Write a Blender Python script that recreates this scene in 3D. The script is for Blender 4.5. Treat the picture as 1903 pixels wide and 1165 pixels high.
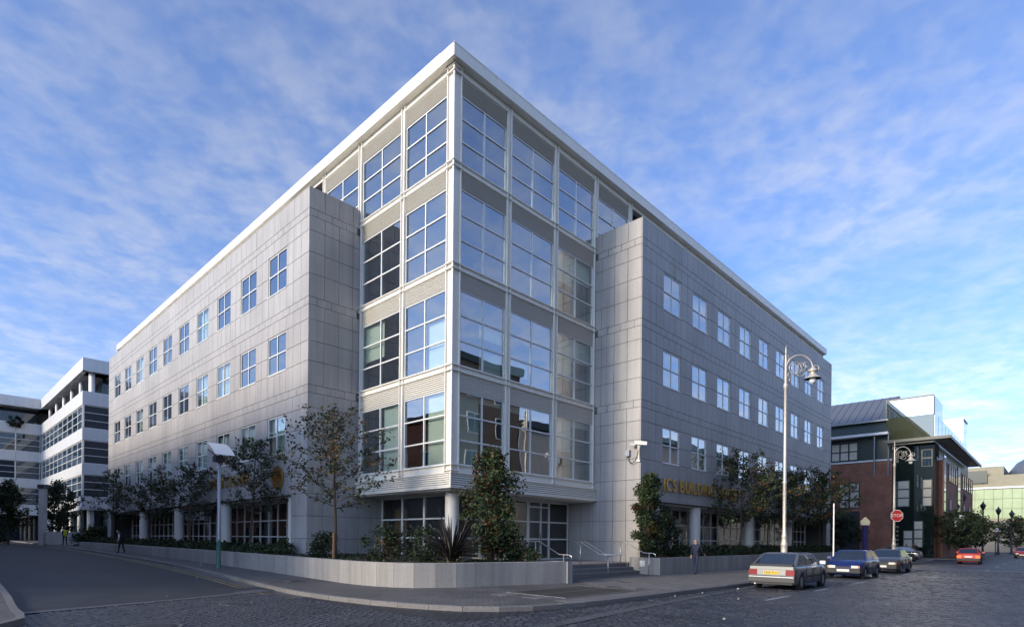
import bpy, bmesh, math, random
from mathutils import Vector, Matrix
R = math.radians
random.seed(7)
for o in list(bpy.data.objects): bpy.data.objects.remove(o)
sc = bpy.context.scene
COL = sc.collection

# ------------------------------------------------------------------ camera
# view camera with a rising front: level back, lens shifted up; x runs along the
# right-hand facade, y along the left-hand facade, both away from the corner
YAW, ROLL = R(44.434), R(0.5265)
CX, CY, CZ = -16.21, -17.94, 1.65
cam = bpy.data.cameras.new('camera')
cam.sensor_fit = 'HORIZONTAL'; cam.sensor_width = 36.0
cam.lens = 36.0 * 1072.85 / 1903.0
cam.shift_x = (951.5 - 879.615) / 1903.0
cam.shift_y = (1002.065 - 582.5) / 1903.0
cam.clip_start = 0.1; cam.clip_end = 3000
camo = bpy.data.objects.new('camera', cam); COL.objects.link(camo)
fw = Vector((math.sin(YAW), math.cos(YAW), 0)); rt = Vector((math.cos(YAW), -math.sin(YAW), 0)); up = Vector((0, 0, 1))
cr, sr = math.cos(ROLL), math.sin(ROLL)
r2 = rt * cr + up * sr; u2 = up * cr - rt * sr
m = Matrix.Identity(4)
for i in range(3):
    m[i][0] = r2[i]; m[i][1] = u2[i]; m[i][2] = -fw[i]; m[i][3] = (CX, CY, CZ)[i]
camo.matrix_world = m
sc.camera = camo

# ------------------------------------------------------------------ sky, sun, exposure
SUN_EL, SUN_AZ = R(18.0), R(9.0)          # low sun from -x, turned a little towards +y
sunv = Vector((-math.cos(SUN_AZ) * math.cos(SUN_EL), math.sin(SUN_AZ) * math.cos(SUN_EL), math.sin(SUN_EL)))
w = bpy.data.worlds.new('World'); sc.world = w; w.use_nodes = True
nt = w.node_tree; nt.nodes.clear()
def N(nt, t, **k):
    n = nt.nodes.new(t)
    for a, b in k.items():
        if a == 'op': n.operation = b
        elif hasattr(n, a): setattr(n, a, b)
    return n
L = nt.links.new
sky = N(nt, 'ShaderNodeTexSky', sky_type='NISHITA', sun_disc=False)
sky.sun_elevation = SUN_EL; sky.sun_rotation = math.atan2(sunv.x, sunv.y)
sky.altitude = 20; sky.air_density = 1.0; sky.dust_density = 1.5; sky.ozone_density = 2.5
tc = N(nt, 'ShaderNodeTexCoord')
sep = N(nt, 'ShaderNodeSeparateXYZ'); L(tc.outputs['Generated'], sep.inputs[0])
zc = N(nt, 'ShaderNodeMath', op='MAXIMUM'); L(sep.outputs['Z'], zc.inputs[0]); zc.inputs[1].default_value = 0.0
za = N(nt, 'ShaderNodeMath', op='ADD'); L(zc.outputs[0], za.inputs[0]); za.inputs[1].default_value = 0.10
dx = N(nt, 'ShaderNodeMath', op='DIVIDE'); L(sep.outputs['X'], dx.inputs[0]); L(za.outputs[0], dx.inputs[1])
dy = N(nt, 'ShaderNodeMath', op='DIVIDE'); L(sep.outputs['Y'], dy.inputs[0]); L(za.outputs[0], dy.inputs[1])
cmb = N(nt, 'ShaderNodeCombineXYZ'); L(dx.outputs[0], cmb.inputs[0]); L(dy.outputs[0], cmb.inputs[1])
def cloud(scale, rot, stretch, detail, lo, hi, dist=0.6):
    mp = N(nt, 'ShaderNodeMapping'); L(cmb.outputs[0], mp.inputs[0])
    mp.inputs['Rotation'].default_value = (0, 0, rot); mp.inputs['Scale'].default_value = (stretch, 1, 1)
    n = N(nt, 'ShaderNodeTexNoise'); L(mp.outputs[0], n.inputs['Vector'])
    n.inputs['Scale'].default_value = scale; n.inputs['Detail'].default_value = detail
    n.inputs['Roughness'].default_value = 0.56; n.inputs['Distortion'].default_value = dist
    mr = N(nt, 'ShaderNodeMapRange', interpolation_type='SMOOTHSTEP'); L(n.outputs['Fac'], mr.inputs[0])
    mr.inputs[1].default_value = lo; mr.inputs[2].default_value = hi
    return mr.outputs[0]
big = cloud(1.0, R(20), 0.8, 4, 0.22, 0.66, 0.3)
rip = cloud(8.5, R(52), 0.9, 3, 0.34, 0.68, 0.2)
fine = cloud(22.0, R(35), 0.95, 4, 0.34, 0.70, 0.3)
m1 = N(nt, 'ShaderNodeMath', op='MULTIPLY_ADD'); L(rip, m1.inputs[0]); m1.inputs[1].default_value = 0.55; m1.inputs[2].default_value = 0.22
m2 = N(nt, 'ShaderNodeMath', op='MULTIPLY_ADD'); L(fine, m2.inputs[0]); m2.inputs[1].default_value = 0.22; L(m1.outputs[0], m2.inputs[2])
m3 = N(nt, 'ShaderNodeMath', op='MULTIPLY'); L(m2.outputs[0], m3.inputs[0]); L(big, m3.inputs[1])
m4 = N(nt, 'ShaderNodeMath', op='MULTIPLY_ADD'); m4.use_clamp = True; L(m3.outputs[0], m4.inputs[0]); m4.inputs[1].default_value = 0.64; m4.inputs[2].default_value = 0.09
iz = N(nt, 'ShaderNodeMath', op='SUBTRACT'); iz.inputs[0].default_value = 1.0; L(zc.outputs[0], iz.inputs[1])
hz = N(nt, 'ShaderNodeMath', op='POWER'); L(iz.outputs[0], hz.inputs[0]); hz.inputs[1].default_value = 5.0      # haze thickens towards the horizon
m5 = N(nt, 'ShaderNodeMath', op='MULTIPLY_ADD'); m5.use_clamp = True; L(hz.outputs[0], m5.inputs[0]); m5.inputs[1].default_value = 0.34; L(m4.outputs[0], m5.inputs[2])
bw = N(nt, 'ShaderNodeRGBToBW'); L(sky.outputs[0], bw.inputs[0])
ck = N(nt, 'ShaderNodeMath', op='MULTIPLY_ADD'); L(bw.outputs[0], ck.inputs[0]); ck.inputs[1].default_value = 1.12; ck.inputs[2].default_value = 1.9
ccol = N(nt, 'ShaderNodeMix', data_type='RGBA', blend_type='MULTIPLY'); ccol.inputs[0].default_value = 1.0
ccol.inputs[6].default_value = (0.90, 0.99, 1.22, 1); L(ck.outputs[0], ccol.inputs[7])
skt = N(nt, 'ShaderNodeMix', data_type='RGBA', blend_type='MULTIPLY'); skt.inputs[0].default_value = 1.0
L(sky.outputs[0], skt.inputs[6]); skt.inputs[7].default_value = (0.66, 1.02, 1.58, 1)
smx = N(nt, 'ShaderNodeMix', data_type='RGBA'); L(m5.outputs[0], smx.inputs[0]); L(skt.outputs[2], smx.inputs[6]); L(ccol.outputs[2], smx.inputs[7])
bg = N(nt, 'ShaderNodeBackground'); L(smx.outputs[2], bg.inputs[0]); bg.inputs[1].default_value = 0.115
wo = N(nt, 'ShaderNodeOutputWorld'); L(bg.outputs[0], wo.inputs[0])
sl = bpy.data.lights.new('sun', 'SUN'); sl.energy = 2.3; sl.angle = R(10); sl.color = (1.0, 0.84, 0.62)
so = bpy.data.objects.new('sun', sl); COL.objects.link(so); so.location = (-40, 8, 40)
so.rotation_euler = (-sunv).to_track_quat('-Z', 'Y').to_euler()
sc.view_settings.view_transform = 'Standard'; sc.view_settings.look = 'None'
sc.view_settings.gamma = 1.0; sc.view_settings.use_curve_mapping = False
sc.view_settings.exposure = 0.74
sc.render.resolution_x, sc.render.resolution_y = 1024, 626
try:
    sc.cycles.max_bounces = 8; sc.cycles.transparent_max_bounces = 12; sc.cycles.glossy_bounces = 4
    sc.cycles.caustics_reflective = False; sc.cycles.caustics_refractive = False
except Exception: pass

# ------------------------------------------------------------------ helpers
def link(o, parent=None):
    COL.objects.link(o)
    if parent is not None: o.parent = parent
    return o
def tag(o, label=None, cat=None, group=None, kind=None):
    if label: o['label'] = label
    if cat: o['category'] = cat
    if group: o['group'] = group
    if kind: o['kind'] = kind
    return o
def thing(name, label, cat, loc=(0, 0, 0), rz=0.0, group=None):
    o = bpy.data.objects.new(name, None); COL.objects.link(o)
    o.location = loc; o.rotation_euler = (0, 0, rz); o.empty_display_size = 0.3
    return tag(o, label, cat, group)
def copy_tree(o, parent=None):
    c = o.copy(); COL.objects.link(c)
    if parent is not None: c.parent = parent
    for ch in [x for x in bpy.data.objects if x.parent == o]: copy_tree(ch, c)
    return c
class MB:
    """collects faces; build() links them as one mesh object"""
    def __init__(s): s.v = []; s.f = []; s.mi = []; s.sm = []
    def add(s, vs, fs, mi=0, smooth=False):
        b = len(s.v); s.v += [tuple(p) for p in vs]
        for f in fs: s.f.append(tuple(b + i for i in f)); s.mi.append(mi); s.sm.append(smooth)
        return s
    def box(s, x0, x1, y0, y1, z0, z1, mi=0):
        return s.add([(x0,y0,z0),(x1,y0,z0),(x1,y1,z0),(x0,y1,z0),(x0,y0,z1),(x1,y0,z1),(x1,y1,z1),(x0,y1,z1)],
                     [(0,3,2,1),(4,5,6,7),(0,1,5,4),(1,2,6,5),(2,3,7,6),(3,0,4,7)], mi)
    def cham(s, x0, x1, y0, y1, z0, z1, c, mi=0):
        """box with the outer (-y) edges chamfered"""
        vs = [(x0,y1,z0),(x1,y1,z0),(x1,y1,z1),(x0,y1,z1),(x0,y0+c,z0),(x1,y0+c,z0),(x1,y0+c,z1),(x0,y0+c,z1),
              (x0+c,y0,z0+c),(x1-c,y0,z0+c),(x1-c,y0,z1-c),(x0+c,y0,z1-c)]
        fs = [(8,9,10,11),(4,5,9,8),(5,6,10,9),(6,7,11,10),(7,4,8,11),(0,1,5,4),(1,2,6,5),(2,3,7,6),(3,0,4,7),(3,2,1,0)]
        return s.add(vs, fs, mi)
    def prism(s, pts, z0, z1, mi=0):
        n = len(pts)
        vs = [(p[0],p[1],z0) for p in pts] + [(p[0],p[1],z1) for p in pts]
        fs = [tuple(range(n-1,-1,-1)), tuple(range(n,2*n))] + [(i,(i+1)%n,n+(i+1)%n,n+i) for i in range(n)]
        return s.add(vs, fs, mi)
    def tube(s, pts, rad, n=8, mi=0, caps=True, smooth=True):
        pts = [Vector(p) for p in pts]
        rads = rad if isinstance(rad, (list, tuple)) else [rad]*len(pts)
        vs = []; fs = []
        prev = None
        for i, p in enumerate(pts):
            d = (pts[min(i+1,len(pts)-1)] - pts[max(i-1,0)])
            d = d.normalized() if d.length > 1e-9 else Vector((0,0,1))
            if prev is None:
                a = Vector((0,0,1)) if abs(d.z) < 0.9 else Vector((1,0,0))
                x = d.cross(a).normalized()
            else:
                x = prev - d*prev.dot(d)
                x = x.normalized() if x.length > 1e-6 else d.orthogonal().normalized()
            prev = x; y = d.cross(x)
            for k in range(n):
                a = 2*math.pi*k/n
                vs.append(p + (x*math.cos(a) + y*math.sin(a))*rads[i])
        for i in range(len(pts)-1):
            for k in range(n):
                fs.append((i*n+k, i*n+(k+1)%n, (i+1)*n+(k+1)%n, (i+1)*n+k))
        s.add(vs, fs, mi, smooth)
        if caps:
            b = len(s.v) - len(vs)
            s.f.append(tuple(b+k for k in range(n-1,-1,-1))); s.mi.append(mi); s.sm.append(False)
            s.f.append(tuple(b+(len(pts)-1)*n+k for k in range(n))); s.mi.append(mi); s.sm.append(False)
        return s
    def lathe(s, prof, n=16, c=(0,0,0), mi=0, smooth=True):
        vs = []; fs = []
        for r_, z_ in prof:
            for k in range(n):
                a = 2*math.pi*k/n
                vs.append((c[0]+r_*math.cos(a), c[1]+r_*math.sin(a), c[2]+z_))
        for i in range(len(prof)-1):
            for k in range(n):
                fs.append((i*n+k, i*n+(k+1)%n, (i+1)*n+(k+1)%n, (i+1)*n+k))
        return s.add(vs, fs, mi, smooth)
    def quad(s, a, b, c, d, mi=0): return s.add([a,b,c,d], [(0,1,2,3)], mi)
    def mesh(s, name, mats):
        me = bpy.data.meshes.new(name); me.from_pydata(s.v, [], s.f)
        if not isinstance(mats, (list, tuple)): mats = [mats]
        for mt in mats: me.materials.append(mt)
        if len(mats) > 1: me.polygons.foreach_set('material_index', s.mi)
        if any(s.sm): me.polygons.foreach_set('use_smooth', s.sm)
        me.update(); return me
    def build(s, name, mats, parent=None, loc=(0,0,0), rz=0.0):
        o = bpy.data.objects.new(name, s.mesh(name, mats)); link(o, parent)
        o.location = loc; o.rotation_euler = (0, 0, rz); return o
def inst(name, me, parent=None, loc=(0,0,0), rot=(0,0,0)):
    o = bpy.data.objects.new(name, me); link(o, parent); o.location = loc; o.rotation_euler = rot; return o
def proj(X, Y, Z):
    g = Vector((X - CX, Y - CY, 0)); d = g.dot(fw); 
    return (879.6 + 1072.85*g.dot(rt)/d, 1002 - 1072.85*(Z - CZ)/d, d)

# ------------------------------------------------------------------ materials
def mat(name, base=(0.5,0.5,0.5), rough=0.6, metal=0.0, spec=0.5, noise=None, bump=None, rnd=0.0, streak=0.0, coat=0.0):
    """noise = (scale, amount, detail); bump = (scale, strength); rnd = per-object value change"""
    mt = bpy.data.materials.new(name); mt.use_nodes = True; t = mt.node_tree; t.nodes.clear()
    lk = t.links.new
    p = N(t, 'ShaderNodeBsdfPrincipled'); o = N(t, 'ShaderNodeOutputMaterial'); lk(p.outputs[0], o.inputs[0])
    p.inputs['Base Color'].default_value = (*base, 1); p.inputs['Roughness'].default_value = rough
    p.inputs['Metallic'].default_value = metal; p.inputs['Specular IOR Level'].default_value = spec
    p.inputs['Coat Weight'].default_value = coat; p.inputs['Coat Roughness'].default_value = 0.06
    tcx = N(t, 'ShaderNodeTexCoord'); geo = N(t, 'ShaderNodeNewGeometry')
    val = None
    def mul(a, b):
        if a is None: return b
        q = N(t, 'ShaderNodeMath', op='MULTIPLY'); lk(a, q.inputs[0]); lk(b, q.inputs[1]); return q.outputs[0]
    if noise:
        n = N(t, 'ShaderNodeTexNoise'); lk(geo.outputs['Position'], n.inputs['Vector'])
        n.inputs['Scale'].default_value = noise[0]; n.inputs['Detail'].default_value = noise[2] if len(noise) > 2 else 4
        n.inputs['Roughness'].default_value = 0.65
        mr = N(t, 'ShaderNodeMapRange'); lk(n.outputs['Fac'], mr.inputs[0])
        mr.inputs[1].default_value = 0.25; mr.inputs[2].default_value = 0.75
        mr.inputs[3].default_value = 1 - noise[1]; mr.inputs[4].default_value = 1 + noise[1]
        val = mul(val, mr.outputs[0])
        n2 = N(t, 'ShaderNodeTexNoise'); lk(geo.outputs['Position'], n2.inputs['Vector']); n2.inputs['Scale'].default_value = 0.35; n2.inputs['Detail'].default_value = 3
        mr2 = N(t, 'ShaderNodeMapRange'); lk(n2.outputs['Fac'], mr2.inputs[0]); mr2.inputs[1].default_value = 0.3; mr2.inputs[2].default_value = 0.7
        mr2.inputs[3].default_value = 1 - noise[1]*0.5; mr2.inputs[4].default_value = 1 + noise[1]*0.5
        val = mul(val, mr2.outputs[0])
    if streak:
        mp = N(t, 'ShaderNodeMapping'); lk(geo.outputs['Position'], mp.inputs[0]); mp.inputs['Scale'].default_value = (3.2, 3.2, 0.16)
        n = N(t, 'ShaderNodeTexNoise'); lk(mp.outputs[0], n.inputs['Vector']); n.inputs['Scale'].default_value = 1.0; n.inputs['Detail'].default_value = 5
        mr = N(t, 'ShaderNodeMapRange'); lk(n.outputs['Fac'], mr.inputs[0]); mr.inputs[1].default_value = 0.35; mr.inputs[2].default_value = 0.7
        mr.inputs[3].default_value = 1.0; mr.inputs[4].default_value = 1 - streak
        val = mul(val, mr.outputs[0])
    if rnd:
        oi = N(t, 'ShaderNodeObjectInfo'); mr = N(t, 'ShaderNodeMapRange'); lk(oi.outputs['Random'], mr.inputs[0])
        mr.inputs[3].default_value = 1 - rnd; mr.inputs[4].default_value = 1 + rnd
        val = mul(val, mr.outputs[0])
    if name.startswith('granite') and 'kerb' not in name:      # green algae run below a leak on the right wing
        sx_ = N(t, 'ShaderNodeSeparateXYZ'); lk(geo.outputs['Position'], sx_.inputs[0])
        def win(src, a, b, soft):
            m1_ = N(t, 'ShaderNodeMapRange', interpolation_type='SMOOTHSTEP'); lk(src, m1_.inputs[0]); m1_.inputs[1].default_value = a; m1_.inputs[2].default_value = a+soft
            m2_ = N(t, 'ShaderNodeMapRange', interpolation_type='SMOOTHSTEP'); lk(src, m2_.inputs[0]); m2_.inputs[1].default_value = b; m2_.inputs[2].default_value = b-soft
            return mul(m1_.outputs[0], m2_.outputs[0])
        stain = mul(win(sx_.outputs['X'], 14.25, 14.95, .3), win(sx_.outputs['Z'], 15.1, 17.75, .9))
    else: stain = None
    if val is not None:
        mx = N(t, 'ShaderNodeMix', data_type='RGBA', blend_type='MULTIPLY'); mx.inputs[0].default_value = 1.0
        mx.inputs[6].default_value = (*base, 1); lk(val, mx.inputs[7]); lk(mx.outputs[2], p.inputs['Base Color'])
        if stain is not None:
            ms = N(t, 'ShaderNodeMix', data_type='RGBA'); sm3 = N(t, 'ShaderNodeMath', op='MULTIPLY'); lk(stain, sm3.inputs[0]); sm3.inputs[1].default_value = .6
            lk(sm3.outputs[0], ms.inputs[0]); lk(mx.outputs[2], ms.inputs[6]); ms.inputs[7].default_value = (.26,.27,.13,1); lk(ms.outputs[2], p.inputs['Base Color'])
    if bump:
        n = N(t, 'ShaderNodeTexNoise'); lk(geo.outputs['Position'], n.inputs['Vector']); n.inputs['Scale'].default_value = bump[0]; n.inputs['Detail'].default_value = 4
        b = N(t, 'ShaderNodeBump'); b.inputs['Strength'].default_value = bump[1]; b.inputs['Distance'].default_value = 0.02
        lk(n.outputs['Fac'], b.inputs['Height']); lk(b.outputs[0], p.inputs['Normal'])
    return mt
def glassmat(name, tint, base_refl, dark=None, gloss=(0.95, 0.98, 1.0), wav=0.0):
    mt = bpy.data.materials.new(name); mt.use_nodes = True; t = mt.node_tree; t.nodes.clear(); lk = t.links.new
    o = N(t, 'ShaderNodeOutputMaterial'); g = N(t, 'ShaderNodeBsdfGlossy'); g.inputs['Roughness'].default_value = 0.0
    g.inputs['Color'].default_value = (*gloss, 1)
    if dark is None:
        d = N(t, 'ShaderNodeBsdfTransparent'); d.inputs['Color'].default_value = (*tint, 1)
    else:
        d = N(t, 'ShaderNodeBsdfDiffuse'); d.inputs['Color'].default_value = (*dark, 1)
    fr = N(t, 'ShaderNodeFresnel'); fr.inputs['IOR'].default_value = 1.5
    ma = N(t, 'ShaderNodeMath', op='MULTIPLY_ADD'); ma.use_clamp = True; lk(fr.outputs[0], ma.inputs[0]); ma.inputs[1].default_value = 1 - base_refl; ma.inputs[2].default_value = base_refl
    gb = N(t, 'ShaderNodeNewGeometry'); fb = N(t, 'ShaderNodeMath', op='SUBTRACT'); fb.inputs[0].default_value = 1.0; lk(gb.outputs['Backfacing'], fb.inputs[1])
    if dark is None:                       # a pane has two faces: only the one met first reflects and tints
        tm = N(t, 'ShaderNodeMix', data_type='RGBA'); lk(gb.outputs['Backfacing'], tm.inputs[0]); tm.inputs[6].default_value = (*tint, 1); tm.inputs[7].default_value = (1, 1, 1, 1); lk(tm.outputs[2], d.inputs['Color'])
        mb_ = N(t, 'ShaderNodeMath', op='MULTIPLY'); lk(ma.outputs[0], mb_.inputs[0]); lk(fb.outputs[0], mb_.inputs[1]); ma = mb_
    mx = N(t, 'ShaderNodeMixShader'); lk(ma.outputs[0], mx.inputs[0]); lk(d.outputs[0], mx.inputs[1]); lk(g.outputs[0], mx.inputs[2]); lk(mx.outputs[0], o.inputs[0])
    if wav:
        geo = N(t, 'ShaderNodeNewGeometry'); n = N(t, 'ShaderNodeTexNoise'); lk(geo.outputs['Position'], n.inputs['Vector']); n.inputs['Scale'].default_value = 0.7; n.inputs['Detail'].default_value = 1
        b = N(t, 'ShaderNodeBump'); b.inputs['Strength'].default_value = wav; b.inputs['Distance'].default_value = 0.01
        lk(n.outputs['Fac'], b.inputs['Height']); lk(b.outputs[0], g.inputs['Normal'])
    return mt
def emit(name, col, st):
    mt = bpy.data.materials.new(name); mt.use_nodes = True; t = mt.node_tree; t.nodes.clear()
    e = N(t, 'ShaderNodeEmission'); e.inputs[0].default_value = (*col, 1); e.inputs[1].default_value = st
    o = N(t, 'ShaderNodeOutputMaterial'); t.links.new(e.outputs[0], o.inputs[0]); return mt
M = dict(
    granite=mat('granite', (0.405,0.385,0.372), 0.55, noise=(38,0.22,3), rnd=0.03, streak=0.17, spec=0.4),
    granite_far=mat('granite_joined', (0.405,0.385,0.372), 0.55, noise=(38,0.18,3), streak=0.17, spec=0.4),
    joint=mat('dark_joint', (0.13,0.125,0.12), 0.9),
    planter=mat('planter_granite', (0.36,0.338,0.312), 0.7, noise=(26,0.22,4), rnd=0.08, streak=0.25),
    white=mat('cream_white_paint', (0.80,0.765,0.69), 0.42, noise=(6,0.04,3), streak=0.06),
    louvre=mat('louvre_metal', (0.82,0.79,0.72), 0.5),
    frame=mat('white_window_frame', (0.74,0.74,0.72), 0.4),
    gap=mat('louvre_backing', (0.6,0.57,0.52), 0.9),
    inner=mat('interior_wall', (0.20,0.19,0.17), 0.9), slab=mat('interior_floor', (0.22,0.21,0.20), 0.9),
    blind=mat('pale_blind', (0.82,0.86,0.77), 0.9), wood=mat('orange_wood', (0.42,0.20,0.06), 0.5),
    glass=glassmat('office_glass', (0.80,0.90,0.86), 0.36, wav=0.5),
    glass_gf=glassmat('shopfront_glass', (0.62,0.68,0.64), 0.08, wav=0.15),
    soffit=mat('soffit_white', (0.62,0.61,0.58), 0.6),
    roof=mat('roof_felt', (0.18,0.18,0.18), 0.9),
    gold=mat('gold_metal', (0.80,0.50,0.13), 0.28, 0.9, noise=(30,0.15)),
    steel=mat('brushed_steel', (0.62,0.60,0.57), 0.33, 0.85),
    soil=mat('soil', (0.035,0.026,0.018), 0.95, noise=(9,0.4)),
    bark=mat('bark', (0.085,0.062,0.042), 0.9, noise=(30,0.3), bump=(60,0.5)),
    stake=mat('wooden_stake', (0.36,0.19,0.09), 0.8, noise=(20,0.2)),
    black=mat('black_rubber', (0.018,0.018,0.02), 0.75), dark=mat('dark_paint', (0.03,0.03,0.035), 0.5),
)
def leafm(name, c): 
    mt = mat(name, c, 0.55, spec=0.35, noise=(4.0,0.35,2)); 
    return mt
LG = leafm('leaf_green', (0.040,0.062,0.018)); LD = leafm('leaf_dark', (0.019,0.033,0.012)); LB = leafm('leaf_brown', (0.085,0.036,0.014)); LY = leafm('leaf_ochre', (0.15,0.09,0.018))
# ------------------------------------------------------------------ ground
def zg(y): return 0.0 if y <= 0 else 1.0 - math.exp(-y / 45.0)      # the left-hand street climbs a little
def tiles(name, c1, c2, mortar, bw_, bh, msize, rough, bumpd, rot=0.0, noise_amt=0.25, gloss_noise=True, wear=None):
    mt = bpy.data.materials.new(name); mt.use_nodes = True; t = mt.node_tree; t.nodes.clear(); lk = t.links.new
    p = N(t, 'ShaderNodeBsdfPrincipled'); o = N(t, 'ShaderNodeOutputMaterial'); lk(p.outputs[0], o.inputs[0])
    geo = N(t, 'ShaderNodeNewGeometry')
    wob = N(t, 'ShaderNodeTexNoise'); lk(geo.outputs['Position'], wob.inputs['Vector']); wob.inputs['Scale'].default_value = 1.7; wob.inputs['Detail'].default_value = 2
    wv = N(t, 'ShaderNodeVectorMath', op='MULTIPLY_ADD'); lk(wob.outputs['Color'], wv.inputs[0]); wv.inputs[1].default_value = (0.12, 0.12, 0); lk(geo.outputs['Position'], wv.inputs[2])
    mp = N(t, 'ShaderNodeMapping'); lk(wv.outputs[0], mp.inputs[0]); mp.inputs['Rotation'].default_value = (0, 0, rot)
    b = N(t, 'ShaderNodeTexBrick'); lk(mp.outputs[0], b.inputs['Vector'])
    b.inputs['Color1'].default_value = (*c1, 1); b.inputs['Color2'].default_value = (*c2, 1); b.inputs['Mortar'].default_value = (*mortar, 1)
    b.inputs['Scale'].default_value = 1.0; b.inputs['Brick Width'].default_value = bw_; b.inputs['Row Height'].default_value = bh
    b.inputs['Mortar Size'].default_value = msize; b.inputs['Mortar Smooth'].default_value = 0.5
    n = N(t, 'ShaderNodeTexNoise'); lk(geo.outputs['Position'], n.inputs['Vector']); n.inputs['Scale'].default_value = 0.45; n.inputs['Detail'].default_value = 7; n.inputs['Roughness'].default_value = 0.65
    mr = N(t, 'ShaderNodeMapRange'); lk(n.outputs['Fac'], mr.inputs[0]); mr.inputs[1].default_value = 0.3; mr.inputs[2].default_value = 0.7
    mr.inputs[3].default_value = 1 - noise_amt; mr.inputs[4].default_value = 1 + noise_amt
    n5 = N(t, 'ShaderNodeTexNoise'); lk(geo.outputs['Position'], n5.inputs['Vector']); n5.inputs['Scale'].default_value = 26; n5.inputs['Detail'].default_value = 4
    mr5 = N(t, 'ShaderNodeMapRange'); lk(n5.outputs['Fac'], mr5.inputs[0]); mr5.inputs[1].default_value = 0.3; mr5.inputs[2].default_value = 0.7; mr5.inputs[3].default_value = 0.75; mr5.inputs[4].default_value = 1.25
    mm = N(t, 'ShaderNodeMath', op='MULTIPLY'); lk(mr.outputs[0], mm.inputs[0]); lk(mr5.outputs[0], mm.inputs[1])
    mx = N(t, 'ShaderNodeMix', data_type='RGBA', blend_type='MULTIPLY'); mx.inputs[0].default_value = 1
    lk(b.outputs['Color'], mx.inputs[6]); lk(mm.outputs[0], mx.inputs[7]); lk(mx.outputs[2], p.inputs['Base Color'])
    n3 = N(t, 'ShaderNodeTexNoise'); lk(geo.outputs['Position'], n3.inputs['Vector']); n3.inputs['Scale'].default_value = 14; n3.inputs['Detail'].default_value = 3
    ad = N(t, 'ShaderNodeMath', op='MULTIPLY_ADD'); lk(n3.outputs['Fac'], ad.inputs[0]); ad.inputs[1].default_value = 0.9
    inv = N(t, 'ShaderNodeMath', op='SUBTRACT'); inv.inputs[0].default_value = 1.0; lk(b.outputs['Fac'], inv.inputs[1]); lk(inv.outputs[0], ad.inputs[2])
    bp = N(t, 'ShaderNodeBump'); bp.inputs['Distance'].default_value = bumpd; bp.inputs['Strength'].default_value = 0.7; lk(ad.outputs[0], bp.inputs['Height']); lk(bp.outputs[0], p.inputs['Normal'])
    rr = N(t, 'ShaderNodeMapRange'); lk(n.outputs['Fac'], rr.inputs[0]); rr.inputs[1].default_value = 0.3; rr.inputs[2].default_value = 0.7; rr.inputs[3].default_value = rough - 0.12; rr.inputs[4].default_value = rough + 0.15
    lk(rr.outputs[0], p.inputs['Roughness']); p.inputs['Specular IOR Level'].default_value = 0.45
    return mt
M['setts'] = tiles('stone_setts', (0.052,0.054,0.062), (0.022,0.023,0.028), (0.008,0.008,0.010), 0.27, 0.17, 0.03, 0.5, 0.06, R(90), 0.45)
M['asphalt'] = mat('asphalt', (0.020,0.022,0.029), 0.72, noise=(0.8,0.55,8), bump=(45,0.35))
M['paver'] = tiles('paving_blocks', (0.130,0.122,0.116), (0.090,0.086,0.085), (0.05,0.048,0.046), 0.30, 0.15, 0.014, 0.72, 0.012, R(45), 0.38)
M['slabs'] = mat('paving_slab', (0.150,0.140,0.132), 0.72, noise=(2.3,0.20,6), bump=(40,0.15))
M['kerb'] = mat('granite_kerb', (0.17,0.158,0.150), 0.7, noise=(16,0.25,4), rnd=0.10)
M['strip'] = tiles('worn_stone_band', (0.115,0.118,0.125), (0.085,0.088,0.096), (0.035,0.036,0.04), 0.30, 0.15, 0.015, 0.6, 0.012, R(45), 0.3)
M['yellow'] = mat('worn_yellow_paint', (0.26,0.205,0.10), 0.8, noise=(5,0.5,6))
M['line'] = mat('worn_white_paint', (0.30,0.31,0.33), 0.8, noise=(6,0.5,6))
M['iron'] = mat('cast_iron', (0.035,0.034,0.036), 0.6, 0.3, noise=(25,0.3), bump=(50,0.6))
XS = [-400,-120,-60,-30,-15,0,20,60,120,200,400,900]
YS = [-400,-120,-40,-20,-10,0,2,4,6,8,11,14,18,22,27,33,40,48,57,67,80,95,115,140,180,250,400,900]
g = MB()
g.v = [(x, y, zg(y) - 0.12) for y in YS for x in XS]
nx = len(XS)
for j in range(len(YS)-1):
    for i in range(nx-1):
        a = j*nx+i; g.f.append((a, a+1, a+nx+1, a+nx)); g.mi.append(0); g.sm.append(False)
road = g.build('road', M['setts']); tag(road, kind='structure')
def strip(name, left, right, dz, mt, parent=None, kind='structure'):
    """a sheet between two paths"""
    b = MB(); n = len(left)
    b.v = [(p[0], p[1], zg(p[1]) + dz) for p in left] + [(p[0], p[1], zg(p[1]) + dz) for p in right]
    b.f = [(i, i+1, n+i+1, n+i) for i in range(n-1)]; b.mi = [0]*(n-1); b.sm = [False]*(n-1)
    o = b.build(name, mt, parent); 
    if kind: o['kind'] = kind
    return o
def resample(path, step):
    out = [Vector(path[0])]; acc = 0.0
    for a, b in zip(path[:-1], path[1:]):
        a = Vector(a); b = Vector(b); Ld = (b-a).length; t = step - acc
        while t <= Ld:
            out.append(a + (b-a)*(t/Ld)); t += step
        acc = Ld - (t - step)
    return out
def offset(path, d):
    out = []
    for i, p in enumerate(path):
        t = (path[min(i+1, len(path)-1)] - path[max(i-1, 0)]).normalized()
        out.append(Vector((p.x - t.y*d, p.y + t.x*d)))
    return out
# side street in asphalt, above the setts
ys = [y for y in YS if y >= 2 and y <= 400]
side = strip('side_street', [(-40, y) for y in [-8.5]+ys], [(-5.0, y) for y in [1.0]+ys], -0.116, M['asphalt'])
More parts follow.
